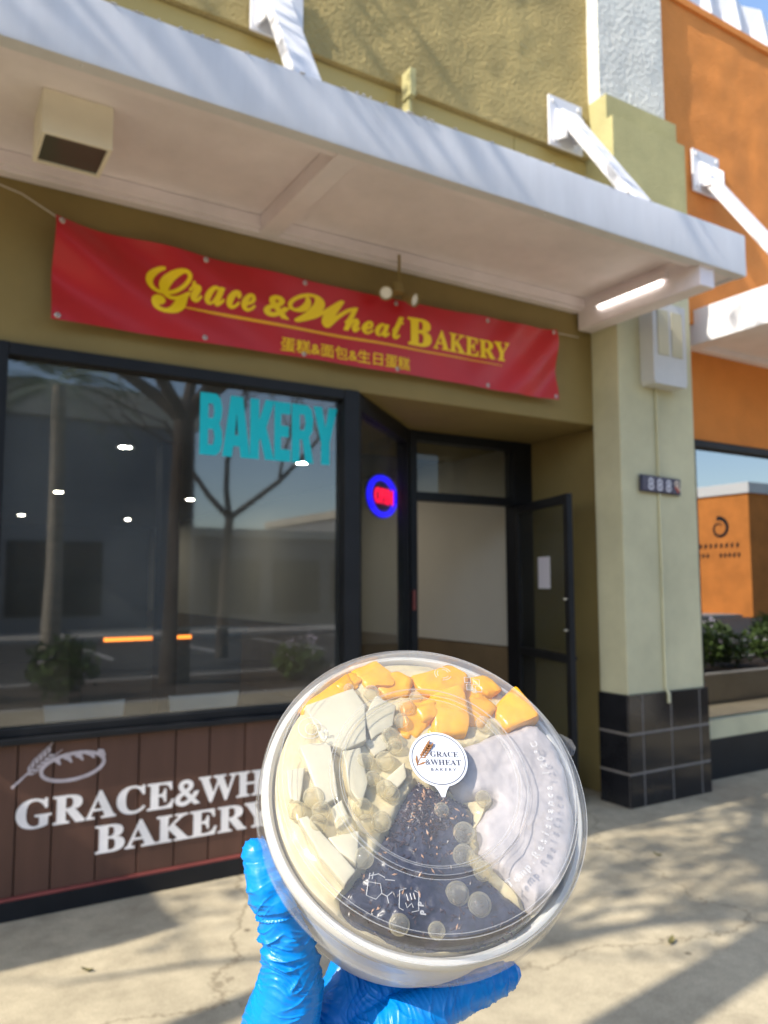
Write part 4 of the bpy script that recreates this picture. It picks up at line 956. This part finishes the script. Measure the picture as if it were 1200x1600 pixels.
# raised marks moulded in the lid
def emb(name, loops, closed=True, r=0.00022):
    g = MB()
    for lp in loops:
        pts = [(x, y, 0.0096) for x, y in lp]
        if closed: pts = pts + [pts[0], pts[1]]
        if len(pts) > 1: g.tube(pts, r, 5, cap=not closed)
    return g.build(name, 'emboss', lid)
def emb_glyph(ch, cx, cy, h, ang, wd=1.0):
    L = outline(ch); ys = [p[1] for l in L for p in l]; xs = [p[0] for l in L for p in l]
    if not xs: return
    s = h / 0.69; mx = (min(xs) + max(xs)) / 2; ca, sa = math.cos(ang), math.sin(ang); out = []
    for l in L:
        out.append([(cx + ((x - mx) * s * wd) * ca - (y * s) * sa, cy + ((x - mx) * s * wd) * sa + (y * s) * ca) for x, y in l])
    emb('embossed_letter', out, r=0.00019)
txt = 'Temp.Resistance 120°C'
for i, ch in enumerate(txt):
    if ch == ' ': continue
    a = R(-59) + R(77) * i / (len(txt) - 1); rr_ = 0.0608
    emb_glyph(ch, rr_ * math.cos(a), rr_ * math.sin(a), 0.0034, a + math.pi / 2)
# glass-and-fork mark
gx, gy = -0.0286, -0.0535
emb('glass_mark', [[(gx - 0.0045, gy + 0.0035), (gx - 0.0056, gy - 0.0022), (gx - 0.0015, gy - 0.0038), (gx + 0.0012, gy - 0.0012), (gx + 0.0008, gy + 0.0026)]])
emb('fork_mark', [[(gx + 0.0012, gy - 0.0014), (gx + 0.0034, gy - 0.0026), (gx + 0.0040, gy - 0.0055)], [(gx + 0.0034, gy - 0.0026), (gx + 0.0058, gy - 0.0008)],
                  [(gx - 0.0035, gy + 0.0060), (gx + 0.0002, gy + 0.0068), (gx + 0.0030, gy + 0.0052)], [(gx - 0.0035, gy + 0.0072), (gx - 0.0042, gy + 0.0045)], [(gx - 0.0020, gy + 0.0075), (gx - 0.0027, gy + 0.0046)], [(gx + 0.0030, gy + 0.0044), (gx + 0.0072, gy + 0.0040)]], closed=False)
mx_, my_ = -0.0155, -0.0578
emb('microwave_mark', [[(mx_ - 0.0030, my_ - 0.0040), (mx_ - 0.0048, my_ - 0.0030), (mx_ - 0.0040, my_ + 0.0042), (mx_ - 0.0010, my_ + 0.0050)], [(mx_ + 0.0025, my_ + 0.0040), (mx_ + 0.0044, my_ + 0.0030), (mx_ + 0.0036, my_ - 0.0042), (mx_ + 0.0005, my_ - 0.0048)],
                       [(mx_ - 0.0012, my_ + 0.0026), (mx_ - 0.0006, my_ - 0.0002)], [(mx_ + 0.0004, my_ + 0.0030), (mx_ + 0.0010, my_ + 0.0002)], [(mx_ + 0.0020, my_ + 0.0030), (mx_ + 0.0025, my_ + 0.0004)],
                       [(mx_ - 0.0018, my_ - 0.0010), (mx_ - 0.0014, my_ - 0.0030), (mx_ + 0.0008, my_ - 0.0012), (mx_ + 0.0014, my_ - 0.0030)]], closed=False)
for i, (px_, py_) in enumerate(((-0.0095, -0.0595), (-0.0088, -0.0630))): emb_glyph('P', px_, py_, 0.0024, R(80))
rc = (0.0130, 0.0595)
for k_ in range(3):
    a = k_ * 2.094 + 0.4
    emb('recycle_mark', [[(rc[0] + 0.0046 * math.cos(a + t), rc[1] + 0.0040 * math.sin(a + t)) for t in (0, 0.35, 0.7, 1.05, 1.3)], [(rc[0] + 0.0032 * math.cos(a + t), rc[1] + 0.0028 * math.sin(a + t)) for t in (0, 0.4, 0.8, 1.2)]], closed=False)
for i, (px_, py_) in enumerate(((0.0262, 0.0560), (0.0310, 0.0550), (0.0268, 0.0515), (0.0316, 0.0505))):
    emb('square_mark', [[(px_ - 0.0018, py_ - 0.0016), (px_ + 0.0016, py_ - 0.0018), (px_ + 0.0018, py_ + 0.0016), (px_ - 0.0016, py_ + 0.0018)]])
emb('round_mark', [[(-0.0588 + 0.0058 * math.cos(t), 0.0240 + 0.0058 * math.sin(t)) for t in [i * math.pi / 12 for i in range(24)]]])
emb('round_mark', [[(-0.0580 + 0.0032 * math.cos(t), 0.0236 + 0.0032 * math.sin(t)) for t in [i * math.pi / 10 for i in range(20)]]])
emb_glyph('6', -0.0507, 0.0190, 0.0030, R(100)); emb_glyph('5', -0.0500, 0.0228, 0.0030, R(100))

# ---- filling
def poly_sd(p, poly):
    x, y = p; ins = False; d = 1e9; n = len(poly)
    for i in range(n):
        x1, y1 = poly[i]; x2, y2 = poly[(i + 1) % n]
        if (y1 > y) != (y2 > y) and x < (x2 - x1) * (y - y1) / (y2 - y1) + x1: ins = not ins
        t = max(0, min(1, ((x - x1) * (x2 - x1) + (y - y1) * (y2 - y1)) / ((x2 - x1) ** 2 + (y2 - y1) ** 2)))
        d = min(d, math.hypot(x - x1 - t * (x2 - x1), y - y1 - t * (y2 - y1)))
    return d if ins else -d
def heap(poly, ztop, amp, freq, step, edge, base=-0.012, seed=0.0, rough=0.35):
    """lumpy mound over a ragged polygon"""
    xs = [p[0] for p in poly]; ys = [p[1] for p in poly]; g = MB(); idx = {}
    nx = int((max(xs) - min(xs) + 0.008) / step); ny = int((max(ys) - min(ys) + 0.008) / step); x0 = min(xs) - 0.004; y0 = min(ys) - 0.004
    H = {}
    for j in range(ny + 1):
        for i in range(nx + 1):
            x = x0 + i * step; y = y0 + j * step; q = Vector((x * freq, y * freq, seed))
            d = poly_sd((x, y), poly) + 0.0018 * noise.noise(q * 1.7) + 0.0008 * noise.noise(q * 4)
            if d < -0.0012 or math.hypot(x, y) > 0.0744: continue
            k = 1 - math.exp(-max(0, d + 0.0012) / edge)
            h = base + (ztop - base) * k + amp * (noise.noise(q) + rough * noise.noise(q * 2.7) + rough * 0.5 * noise.noise(q * 6.1)) * min(1, k * 1.5)
            idx[(i, j)] = len(g.v); g.v.append((x, y, min(h, 0.0082)))
    for (i, j), a in list(idx.items()):
        c = [idx.get(q) for q in ((i, j), (i + 1, j), (i + 1, j + 1), (i, j + 1))]
        if None not in c: g.f.append(tuple(c))
        elif sum(q is not None for q in c) == 3: g.f.append(tuple(q for q in c if q is not None))
    g.sm = True
    return g
S = 1e-4
taro_p = [(131, 201), (290, 242), (500, 343), (648, 368), (740, 240), (760, -31), (715, -291), (570, -525), (425, -600), (319, -470), (202, -339), (210, -186), (318, -72), (159, -94), (89, -2)]
rice_p = [(-52, 39), (72, -16), (253, -112), (170, -354), (314, -498), (425, -590), (380, -680), (140, -740), (-160, -740), (-440, -600), (-447, -524), (-327, -385), (-230, -237), (-160, -112)]
taro_p = [(a * S, b * S) for a, b in taro_p]; rice_p = [(a * S, b * S) for a, b in rice_p]
ml = MB(); nR, nA = 30, 96; vs = [(0, 0, 0.0006)]
for i in range(1, nR + 1):
    for j in range(nA):
        r_ = 0.0742 * i / nR; a = 2 * math.pi * j / nA; x, y = r_ * math.cos(a), r_ * math.sin(a)
        vs.append((x, y, 0.0006 + 0.0020 * noise.noise(Vector((x * 90, y * 90, 2))) + 0.0012 * noise.noise(Vector((x * 260, y * 260, 5))) - 0.0055 * max(0, r_ / 0.0742 - 0.88) / 0.12 - 0.0060 * max(0, min(1, poly_sd((x, y), rice_p) / 0.003)) - 0.0050 * max(0, min(1, poly_sd((x, y), taro_p) / 0.003))))
fs = [(0, 1 + j, 1 + (j + 1) % nA) for j in range(nA)] + [(1 + (i - 1) * nA + j, 1 + i * nA + j, 1 + i * nA + (j + 1) % nA, 1 + (i - 1) * nA + (j + 1) % nA) for i in range(1, nR) for j in range(nA)]
b0_ = len(vs); vs += [(0.0742 * math.cos(2 * math.pi * j / nA), 0.0742 * math.sin(2 * math.pi * j / nA), -0.03) for j in range(nA)]
e0 = 1 + (nR - 1) * nA; fs += [(e0 + j, b0_ + j, b0_ + (j + 1) % nA, e0 + (j + 1) % nA) for j in range(nA)] + [tuple(b0_ + j for j in range(nA - 1, -1, -1))]
ml.add(vs, fs); ml.sm = True
tag(held(ml.build('coconut_milk', 'milk')), 'cream coloured coconut milk filling the dessert bowl', 'dessert')
tag(held(heap(taro_p, 0.0046, 0.0024, 42, 0.0007, 0.0022, seed=3.3, rough=0.32).build('taro_paste', 'taro')), 'lumpy pale mauve taro paste on the right side of the bowl', 'taro paste')
rc_o = tag(held(heap(rice_p, 0.0030, 0.0022, 80, 0.0008, 0.003, seed=8.1, rough=0.4).build('black_rice', 'rice')), 'dark purple black rice mound at the bottom of the bowl', 'rice')
rnd = random.Random(4)
for mat_, nm, cnt in (('grain', 'rice_grains', 620), ('grain2', 'pale_grains', 60)):
    g = MB(); k = 0
    while k < cnt:
        # thickest around the peak near the sticker, thinning downwards
        if rnd.random() < 0.55: x, y = rnd.gauss(-0.006, 0.009), rnd.gauss(-0.012, 0.010)
        else: x, y = rnd.uniform(-0.045, 0.04), rnd.uniform(-0.070, 0.004)
        d = poly_sd((x, y), rice_p)
        if d < 0.0005: continue
        q = Vector((x * 80, y * 80, 8.1)); kk = 1 - math.exp(-(d + 0.0012) / 0.003)
        h = -0.012 + 0.015 * kk + 0.0022 * (noise.noise(q) + 0.4 * noise.noise(q * 2.7) + 0.2 * noise.noise(q * 6.1)) * min(1, kk * 1.5)
        c = Vector((x, y, min(h, 0.0080) + rnd.uniform(0, 0.0006))); a = Vector((rnd.gauss(0, 1), rnd.gauss(0, 1), rnd.gauss(0, 0.4))).normalized(); b = a.orthogonal().normalized(); e = a.cross(b)
        L, r_ = rnd.uniform(0.0010, 0.0019), rnd.uniform(0.00045, 0.0007)
        vs = [c - a * L] + [c + (b * math.cos(t) + e * math.sin(t)) * r_ for t in (0, 1.257, 2.513, 3.77, 5.027)] + [c + a * L]
        g.add(vs, [(0, 1 + (i + 1) % 5, 1 + i) for i in range(5)] + [(6, 1 + i, 1 + (i + 1) % 5) for i in range(5)]); k += 1
    g.sm = True
    o = g.build(nm, mat_, rc_o); stuff(o)
def chunk(name, mat, poly, zt, ht, tilt, label, cat, group, bev=0.0011, rough=0.0006, seed=0):
    gx_ = sum(p[0] for p in poly) / len(poly); gy_ = sum(p[1] for p in poly) / len(poly); gr = 1.16 if mat == 'mango' else 1.09
    pts = [((gx_ + (a - gx_) * gr) * S, (gy_ + (b - gy_) * gr) * S) for a, b in poly]; cx = sum(p[0] for p in pts) / len(pts); cy = sum(p[1] for p in pts) / len(pts)
    if sum(pts[i][0] * pts[(i + 1) % len(pts)][1] - pts[(i + 1) % len(pts)][0] * pts[i][1] for i in range(len(pts))) < 0: pts.reverse()
    me = MB().prism([(x - cx, y - cy) for x, y in pts], -ht, 0.0).mesh(name, bevel=bev)
    bm = bmesh.new(); bm.from_mesh(me)
    bmesh.ops.triangulate(bm, faces=[f for f in bm.faces if len(f.verts) > 4])
    bmesh.ops.subdivide_edges(bm, edges=[e for e in bm.edges if e.calc_length() > 0.003], cuts=2, use_grid_fill=True)
    for v in bm.verts:
        q = (v.co + Vector((cx, cy, seed))) * 230
        v.co += Vector((noise.noise(q), noise.noise(q + Vector((9, 0, 0))), noise.noise(q + Vector((0, 9, 0))))) * rough
        v.co.z += v.co.x * tilt[0] + v.co.y * tilt[1]
    bmesh.ops.recalc_face_normals(bm, faces=bm.faces)
    bm.to_mesh(me); bm.free()
    me.polygons.foreach_set('use_smooth', [True] * len(me.polygons)); me.set_sharp_from_angle(angle=R(50))
    o = link(name, me, mat); o.matrix_world = BM @ Matrix.Translation((cx, cy, zt))
    return tag(o, label, cat, group)
mangos = [
    ([(-342, 650), (-224, 720), (-124, 618), (-139, 556), (-270, 538)], 0.0030, 0.013, (0.1, -0.2), 'bright mango cube at the top left under the lid'),
    ([(-602, 457), (-389, 614), (-356, 547), (-375, 494), (-602, 392)], 0.0010, 0.010, (0.1, 0.15), 'long mango slice at the upper left of the bowl'),
    ([(-18, 603), (194, 705), (276, 637), (250, 532), (130, 487), (28, 523)], 0.0045, 0.014, (0, -0.12), 'large mango cube at the top under the moulded marks'),
    ([(66, 484), (225, 531), (253, 393), (223, 277), (71, 273)], 0.0060, 0.014, (0.12, 0.12), 'large rounded mango cube just above the sticker'),
    ([(262, 594), (400, 620), (434, 479), (313, 395)], 0.0000, 0.010, (-0.1, 0), 'milky mango piece between the large cubes at the top right'),
    ([(416, 438), (556, 570), (630, 372), (460, 323)], 0.0048, 0.013, (0.25, -0.1), 'mango wedge at the right above the taro paste'),
    ([(-104, 430), (39, 468), (50, 350), (-20, 262), (-80, 300)], 0.0030, 0.012, (0, 0.2), 'mango lump left of the sticker'),
    ([(-150, 330), (-60, 318), (-58, 250), (-120, 255)], 0.0005, 0.008, (0.2, 0), 'small mango bit beside the pearls'),
    ([(-130, 130), (-85, 170), (-70, 110), (-105, 85)], 0.0012, 0.008, (0, 0), 'tiny mango bit under the left edge of the sticker'),
    ([(-400, 560), (-345, 600), (-320, 540), (-365, 520)], 0.0020, 0.008, (0.1, 0.1), 'tiny mango bit between cube and slice'),
    ([(-230, 560), (-120, 640), (-30, 590), (-60, 500), (-180, 480)], 0.0034, 0.012, (0.1, 0.1), 'mango cube between the two upper cubes'),
    ([(250, 480), (340, 520), (420, 440), (330, 330), (250, 350)], 0.0034, 0.012, (0, 0.15), 'mango cube left of the right hand wedge'),
    ([(-470, 560), (-360, 640), (-300, 600), (-380, 500)], 0.0022, 0.010, (0.1, -0.1), 'mango slice end at the upper left rim'),
    ([(-40, 440), (70, 480), (90, 380), (10, 330)], 0.0052, 0.012, (0.1, 0.0), 'mango chunk between lump and large rounded cube'),
    ([(300, 640), (420, 640), (470, 560), (380, 520)], 0.0030, 0.010, (0.1, 0.0), 'mango slice along the upper right rim'),
    ([(30, 300), (110, 330), (160, 240), (80, 200)], 0.0025, 0.010, (0.1, 0.1), 'mango bit showing above the top edge of the sticker')]
for i, (p, zt, ht, tl_, lb_) in enumerate(mangos): chunk('mango_piece', 'mango', p, zt, ht, tl_, lb_, 'mango', 'mango pieces in the bowl', 0.0024, 0.0013, i)
tofus = [
    ([(-595, 392), (-365, 494), (-310, 392), (-315, 206), (-417, 151), (-513, 201)], 0.0062, 0.010, (0.06, -0.05), 'largest cream tofu slab at the upper left'),
    ([(-306, 335), (-239, 452), (-139, 406), (-163, 302), (-268, 226)], 0.0055, 0.010, (-0.1, 0.1), 'cream tofu piece below the mango cube'),
    ([(-631, 162), (-491, 177), (-453, -84), (-530, -124), (-576, 27)], 0.0050, 0.009, (0.08, 0.05), 'tall cream tofu slab at the left'),
    ([(-417, 133), (-336, 153), (-305, -17), (-341, -121), (-391, -51)], 0.0058, 0.010, (-0.1, 0), 'cream tofu strip across the moulded ring'),
    ([(-691, 48), (-610, 57), (-626, -112), (-675, -88)], 0.0030, 0.008, (0.15, 0), 'small cream tofu piece at the far left'),
    ([(-625, -211), (-589, -202), (-387, -428), (-432, -483), (-530, -372)], 0.0050, 0.010, (0.1, 0.1), 'long cream tofu slab at the lower left'),
    ([(-495, -290), (-358, -255), (-376, -405), (-440, -360)], 0.0056, 0.009, (0, -0.1), 'cream tofu piece right of the long slab'),
    ([(-216, 2), (-119, 88), (-112, 14), (-182, -64)], 0.0040, 0.008, (0.1, 0.1), 'small cream tofu flake left of the sticker'),
    ([(-300, 215), (-215, 250), (-180, 190), (-260, 140)], 0.0030, 0.008, (0, 0.15), 'cream tofu flake between the pearls'),
    ([(-480, -140), (-430, -100), (-400, -190), (-450, -230)], 0.0030, 0.008, (0.1, 0), 'cream tofu crumb among the pearls at the left'),
    ([(-520, 210), (-400, 150), (-350, 160), (-340, 120), (-480, 170)], 0.0028, 0.008, (0, 0), 'thin cream tofu offcut under the largest slab')]
for i, (p, zt, ht, tl_, lb_) in enumerate(tofus): chunk('tofu_piece', 'tofu', p, zt, ht, tl_, lb_, 'tofu', 'tofu pieces in the bowl', 0.0007, 0.0006, 20 + i)
# pearls
pearls = [(-543, 266, 32), (-260, 496, 46), (-77, 414, 48), (-110, 336, 41), (-174, 242, 48), (-312, 97, 48), (-209, 106, 51), (-155, 188, 44), (-218, -42, 48), (-278, 10, 41), (-564, -90, 54), (-528, -155, 48), (-644, -157, 48), (-543, -219, 48), (-416, -227, 51), (-332, -140, 51), (-320, -217, 48), (-247, -204, 51), (-338, -373, 51), (329, 332, 44), (264, -82, 41), (48, -144, 38), (144, -252, 54), (129, -357, 54), (209, -429, 48), (77, -526, 57), (172, -573, 57), (-196, -655, 48), (-189, -67, 44), (-20, 475, 38), (-379, 519, 29), (-35, -680, 40)]
bm = bmesh.new(); bmesh.ops.create_icosphere(bm, subdivisions=4, radius=1.0); pme = bpy.data.meshes.new('tapioca_pearl'); bm.to_mesh(pme); bm.free()
pme.polygons.foreach_set('use_smooth', [True] * len(pme.polygons)); pme.materials.append(MT['pearl'])
pearl_at = ['under the small round moulded mark at upper left', 'below the top left mango cube', 'at the left of the central mango lump', 'just under the pearl beside the mango lump', 'between cream tofu and mango left of the sticker', 'left of the pair beside the sticker', 'nearest to the left edge of the sticker', 'above the pair beside the sticker',
 'at the top left flank of the black rice', 'beside the ring above the black rice', 'topmost of the cluster at the far left', 'in the middle of the cluster at the far left', 'outermost at the left rim of the bowl', 'lowest of the cluster at the far left', 'beside the tofu crumb on the ring', 'pale one inside the ring at the left', 'lower one inside the ring at the left', 'leaning on the left edge of the black rice',
 'alone above the fork mark', 'sunk in milk between mango and taro paste', 'pressed in the taro paste right of the sticker tail', 'small one in the dark rice under the sticker tail', 'upper of two stacked at the rice and taro edge', 'lower of two stacked at the rice and taro edge', 'beside the ring where rice meets taro', 'left of the pair low in the black rice', 'right of the pair low in the black rice', 'at the bottom left rim over the rice',
 'touching the top left edge of the rice peak', 'small one above the central mango lump', 'tiny one in the long mango slice', 'at the bottom rim of the bowl']
for (x, y, r_), where in zip(pearls, pearl_at):
    rr_ = r_ * S * 0.95; on_r = poly_sd((x * S, y * S), rice_p) > 0.001 or poly_sd((x * S, y * S), taro_p) > 0.001
    o = link('tapioca_pearl', pme, None); o.matrix_world = BM @ Matrix.Translation((x * S, y * S, min(0.0083 - rr_, 0.0036))) @ Matrix.Diagonal((rr_, rr_, rr_ * 0.92, 1))
    tag(o, 'translucent pearl ' + where, 'pearl', 'tapioca pearls in the bowl')

# ================================================================== THE GLOVED HAND
hand_cv = {
 'thumb': [(-805, -232, -260, 75), (-774, -274, -290, 92), (-738, -341, -330, 104), (-707, -389, -360, 106), (-686, -431, -380, 100), (-666, -479, -430, 108), (-643, -528, -480, 113), (-620, -579, -530, 126), (-607, -668, -630, 152), (-613, -735, -700, 168), (-640, -810, -800, 185), (-657, -937, -920, 210), (-634, -1105, -1100, 250), (-560, -1400, -1450, 300), (-520, -1750, -1900, 300)],
 'palm': [(-634, -1105, -1100, 250), (-400, -960, -1070, 200), (-180, -830, -1060, 165), (60, -700, -1040, 140)],
 'palm2': [(-560, -1400, -1450, 290), (-300, -1180, -1250, 230), (-100, -980, -1110, 170), (60, -860, -1040, 140)],
 'little_finger': [(-363, -972, -1050, 200), (-145, -855, -985, 155), (46, -764, -925, 125), (266, -682, -890, 108), (454, -629, -865, 88), (550, -598, -852, 58)],
 'ring_finger': [(-200, -850, -1060, 150), (100, -600, -990, 110), (350, -380, -945, 95), (560, -190, -925, 80)],
 'middle_finger': [(-260, -800, -1060, 150), (0, -450, -985, 112), (260, -130, -945, 98), (480, 130, -925, 82)],
 'index_finger': [(-380, -850, -1050, 150), (-200, -400, -985, 112), (20, -20, -945, 98), (220, 270, -925, 82)]}
def sweep(pts):
    P = [Vector(p[:3]) * S for p in pts]; Rr = [p[3] * S for p in pts]; op = []; orr = []
    n = len(P)
    for i in range(n - 1):
        p0, p1, p2, p3 = P[max(i - 1, 0)], P[i], P[i + 1], P[min(i + 2, n - 1)]
        for k in range(6):
            t = k / 6
            op.append(0.5 * ((2 * p1) + (p2 - p0) * t + (2 * p0 - 5 * p1 + 4 * p2 - p3) * t * t + (3 * p1 - p0 - 3 * p2 + p3) * t ** 3)); orr.append(Rr[i] * (1 - t) + Rr[i + 1] * t)
    op.append(P[-1]); orr.append(Rr[-1])
    # rounded ends
    d0 = (op[0] - op[1]).normalized(); d1 = (op[-1] - op[-2]).normalized()
    a = [(op[0] + d0 * orr[0] * math.sin(t), orr[0] * math.cos(t)) for t in (1.45, 1.1, 0.7, 0.35)]
    b = [(op[-1] + d1 * orr[-1] * math.sin(t), orr[-1] * math.cos(t)) for t in (0.35, 0.7, 1.1, 1.45)]
    return [x[0] for x in a] + op + [x[0] for x in b], [x[1] for x in a] + orr + [x[1] for x in b]
g = MB()
for nm, pts in hand_cv.items():
    p, rr_ = sweep(pts); g.tube(p, rr_, 20)
# loose flap at the thumb tip of the glove
p, rr_ = sweep([(-808, -250, -250, 42), (-792, -310, -285, 62), (-765, -375, -325, 70), (-738, -412, -348, 48)]); g.tube(p, rr_, 16)
tmp = bpy.data.objects.new('tmp_hand', g.mesh('tmp')); col.objects.link(tmp)
rm = tmp.modifiers.new('r', 'REMESH'); rm.mode = 'VOXEL'; rm.voxel_size = 0.0010
sm_ = tmp.modifiers.new('s', 'SMOOTH'); sm_.factor = 0.5; sm_.iterations = 6
ss_ = tmp.modifiers.new('u', 'SUBSURF'); ss_.levels = 1; ss_.subdivision_type = 'SIMPLE'
bpy.context.view_layer.update()
hme = bpy.data.meshes.new_from_object(tmp.evaluated_get(bpy.context.evaluated_depsgraph_get())); bpy.data.objects.remove(tmp)
# creases of the thin glove: sharp ridges running across thumb and finger
thumb_ax = (Vector(hand_cv['thumb'][2][:3]) - Vector(hand_cv['thumb'][9][:3])).normalized()
fing_ax = (Vector(hand_cv['little_finger'][5][:3]) - Vector(hand_cv['little_finger'][0][:3])).normalized()
def crease(co, ax, n, f, seed):
    s = co.dot(ax); lat = co - ax * s
    q = Vector((s * f + 2.2 * noise.noise(co * 55 + Vector((seed, 0, 0))), lat.length * 40 + seed, lat.x * 28 + lat.y * 22))
    a = 1 - abs(noise.noise(q)) * 2.4
    return max(0.0, a) ** 2.5
nv = [v.normal.copy() for v in hme.vertices]
# gather the loose tip: a fold line where the flap ends
fold_p = Vector((-700, -420, -372)) * S
for v, n in zip(hme.vertices, nv):
    c = v.co.copy()
    st_x = c.x * 1e4
    wt = 1.0 if (st_x < -430) else 0.0
    mix = max(0.0, min(1.0, (-300 - st_x) / 180))
    sT = (c - fold_p).dot(thumb_ax)
    region = max(0.0, 1 - abs((c - Vector((-625, -560, -520)) * S).dot(thumb_ax)) / 0.016)     # wrinkle band under the thumb joint
    mk_ = max(0.12, min(1.0, 0.55 + 1.6 * noise.noise(c * 75 + Vector((4, 4, 4)))))
    d = mix * ((0.0007 + 0.0020 * region) * mk_ * (crease(c, thumb_ax, n, 210, 1.0) - 0.25) + 0.0008 * mk_ * crease(c, (thumb_ax + Vector((0.5, 0.2, 0))).normalized(), n, 420, 5.0))
    d += (1 - mix) * (0.0008 * (crease(c, fing_ax, n, 150, 9.0) - 0.25) + 0.0004 * crease(c, fing_ax, n, 300, 3.0))
    d += 0.0009 * noise.noise(c * 45)
    if mix > 0 and -0.004 < sT < 0.022: d += 0.0014 * (1 - abs(sT - 0.004) / 0.018 if abs(sT - 0.004) < 0.018 else 0) + 0.0012 * noise.noise(c * 160)
    if mix > 0 and -0.0035 < sT < -0.0005: d -= 0.0012
    v.co = c + n * d
hme.polygons.foreach_set('use_smooth', [True] * len(hme.polygons))
hme.materials.clear()
# keep glove and bowl from cutting into each other: push hand points out of the bowl solid
for v in hme.vertices:
    r_ = math.hypot(v.co.x, v.co.y); z = v.co.z
    if -0.086 < z < -0.012:
        lim = 0.0765 + (z + 0.012) * 0.085 + 0.0004
        if z < -0.078: continue
        if r_ < lim and r_ > 0.03: v.co.x *= lim / r_; v.co.y *= lim / r_
    if v.co.z > -0.0845 and r_ < 0.066 and z < -0.06: v.co.z = -0.0845
hand = tag(held(link('gloved_hand', hme, 'glove')), 'hand in a crinkled bright blue glove holding up the dessert bowl', 'hand')

# ================================================================== SMALL LITTER ON THE PAVEMENT
for x, y, rz, sc_, lb_ in ((2.87, -1.78, 0.4, 1.0, 'curled dry brown leaf on sunlit pavement right of the bowl'), (3.75, -1.02, 1.9, 0.8, 'small dry leaf on the pavement in front of the column'), (0.72, -0.72, 2.6, 0.8, 'small dry leaf on the pavement at the edge of the awning shadow')):
    g = MB(); vs = []; n = 8
    for j, t_ in enumerate((0.0, 0.0012)):
        for i in range(n + 1):
            u = i / n; wv = 0.013 * math.sin(math.pi * u) ** 0.7; zc = 0.006 + 0.010 * (u - 0.4) ** 2 * 4 + t_
            vs += [(u * 0.06, -wv, zc + 0.006), (u * 0.06, 0, zc), (u * 0.06, wv, zc + 0.008)]
    N = 3 * (n + 1); fs = []
    for i in range(n):
        for k in (0, 1):
            a = i * 3 + k; fs += [(a, a + 3, a + 4, a + 1), (N + a + 1, N + a + 4, N + a + 3, N + a)]
    g.add(vs, fs); o = g.build('dry_leaf', 'leaf2'); o.location = (x, y, 0.0); o.rotation_euler = (0, 0, rz); o.scale = (sc_,) * 3
    tag(o, lb_, 'leaf', 'dry leaves on the pavement')
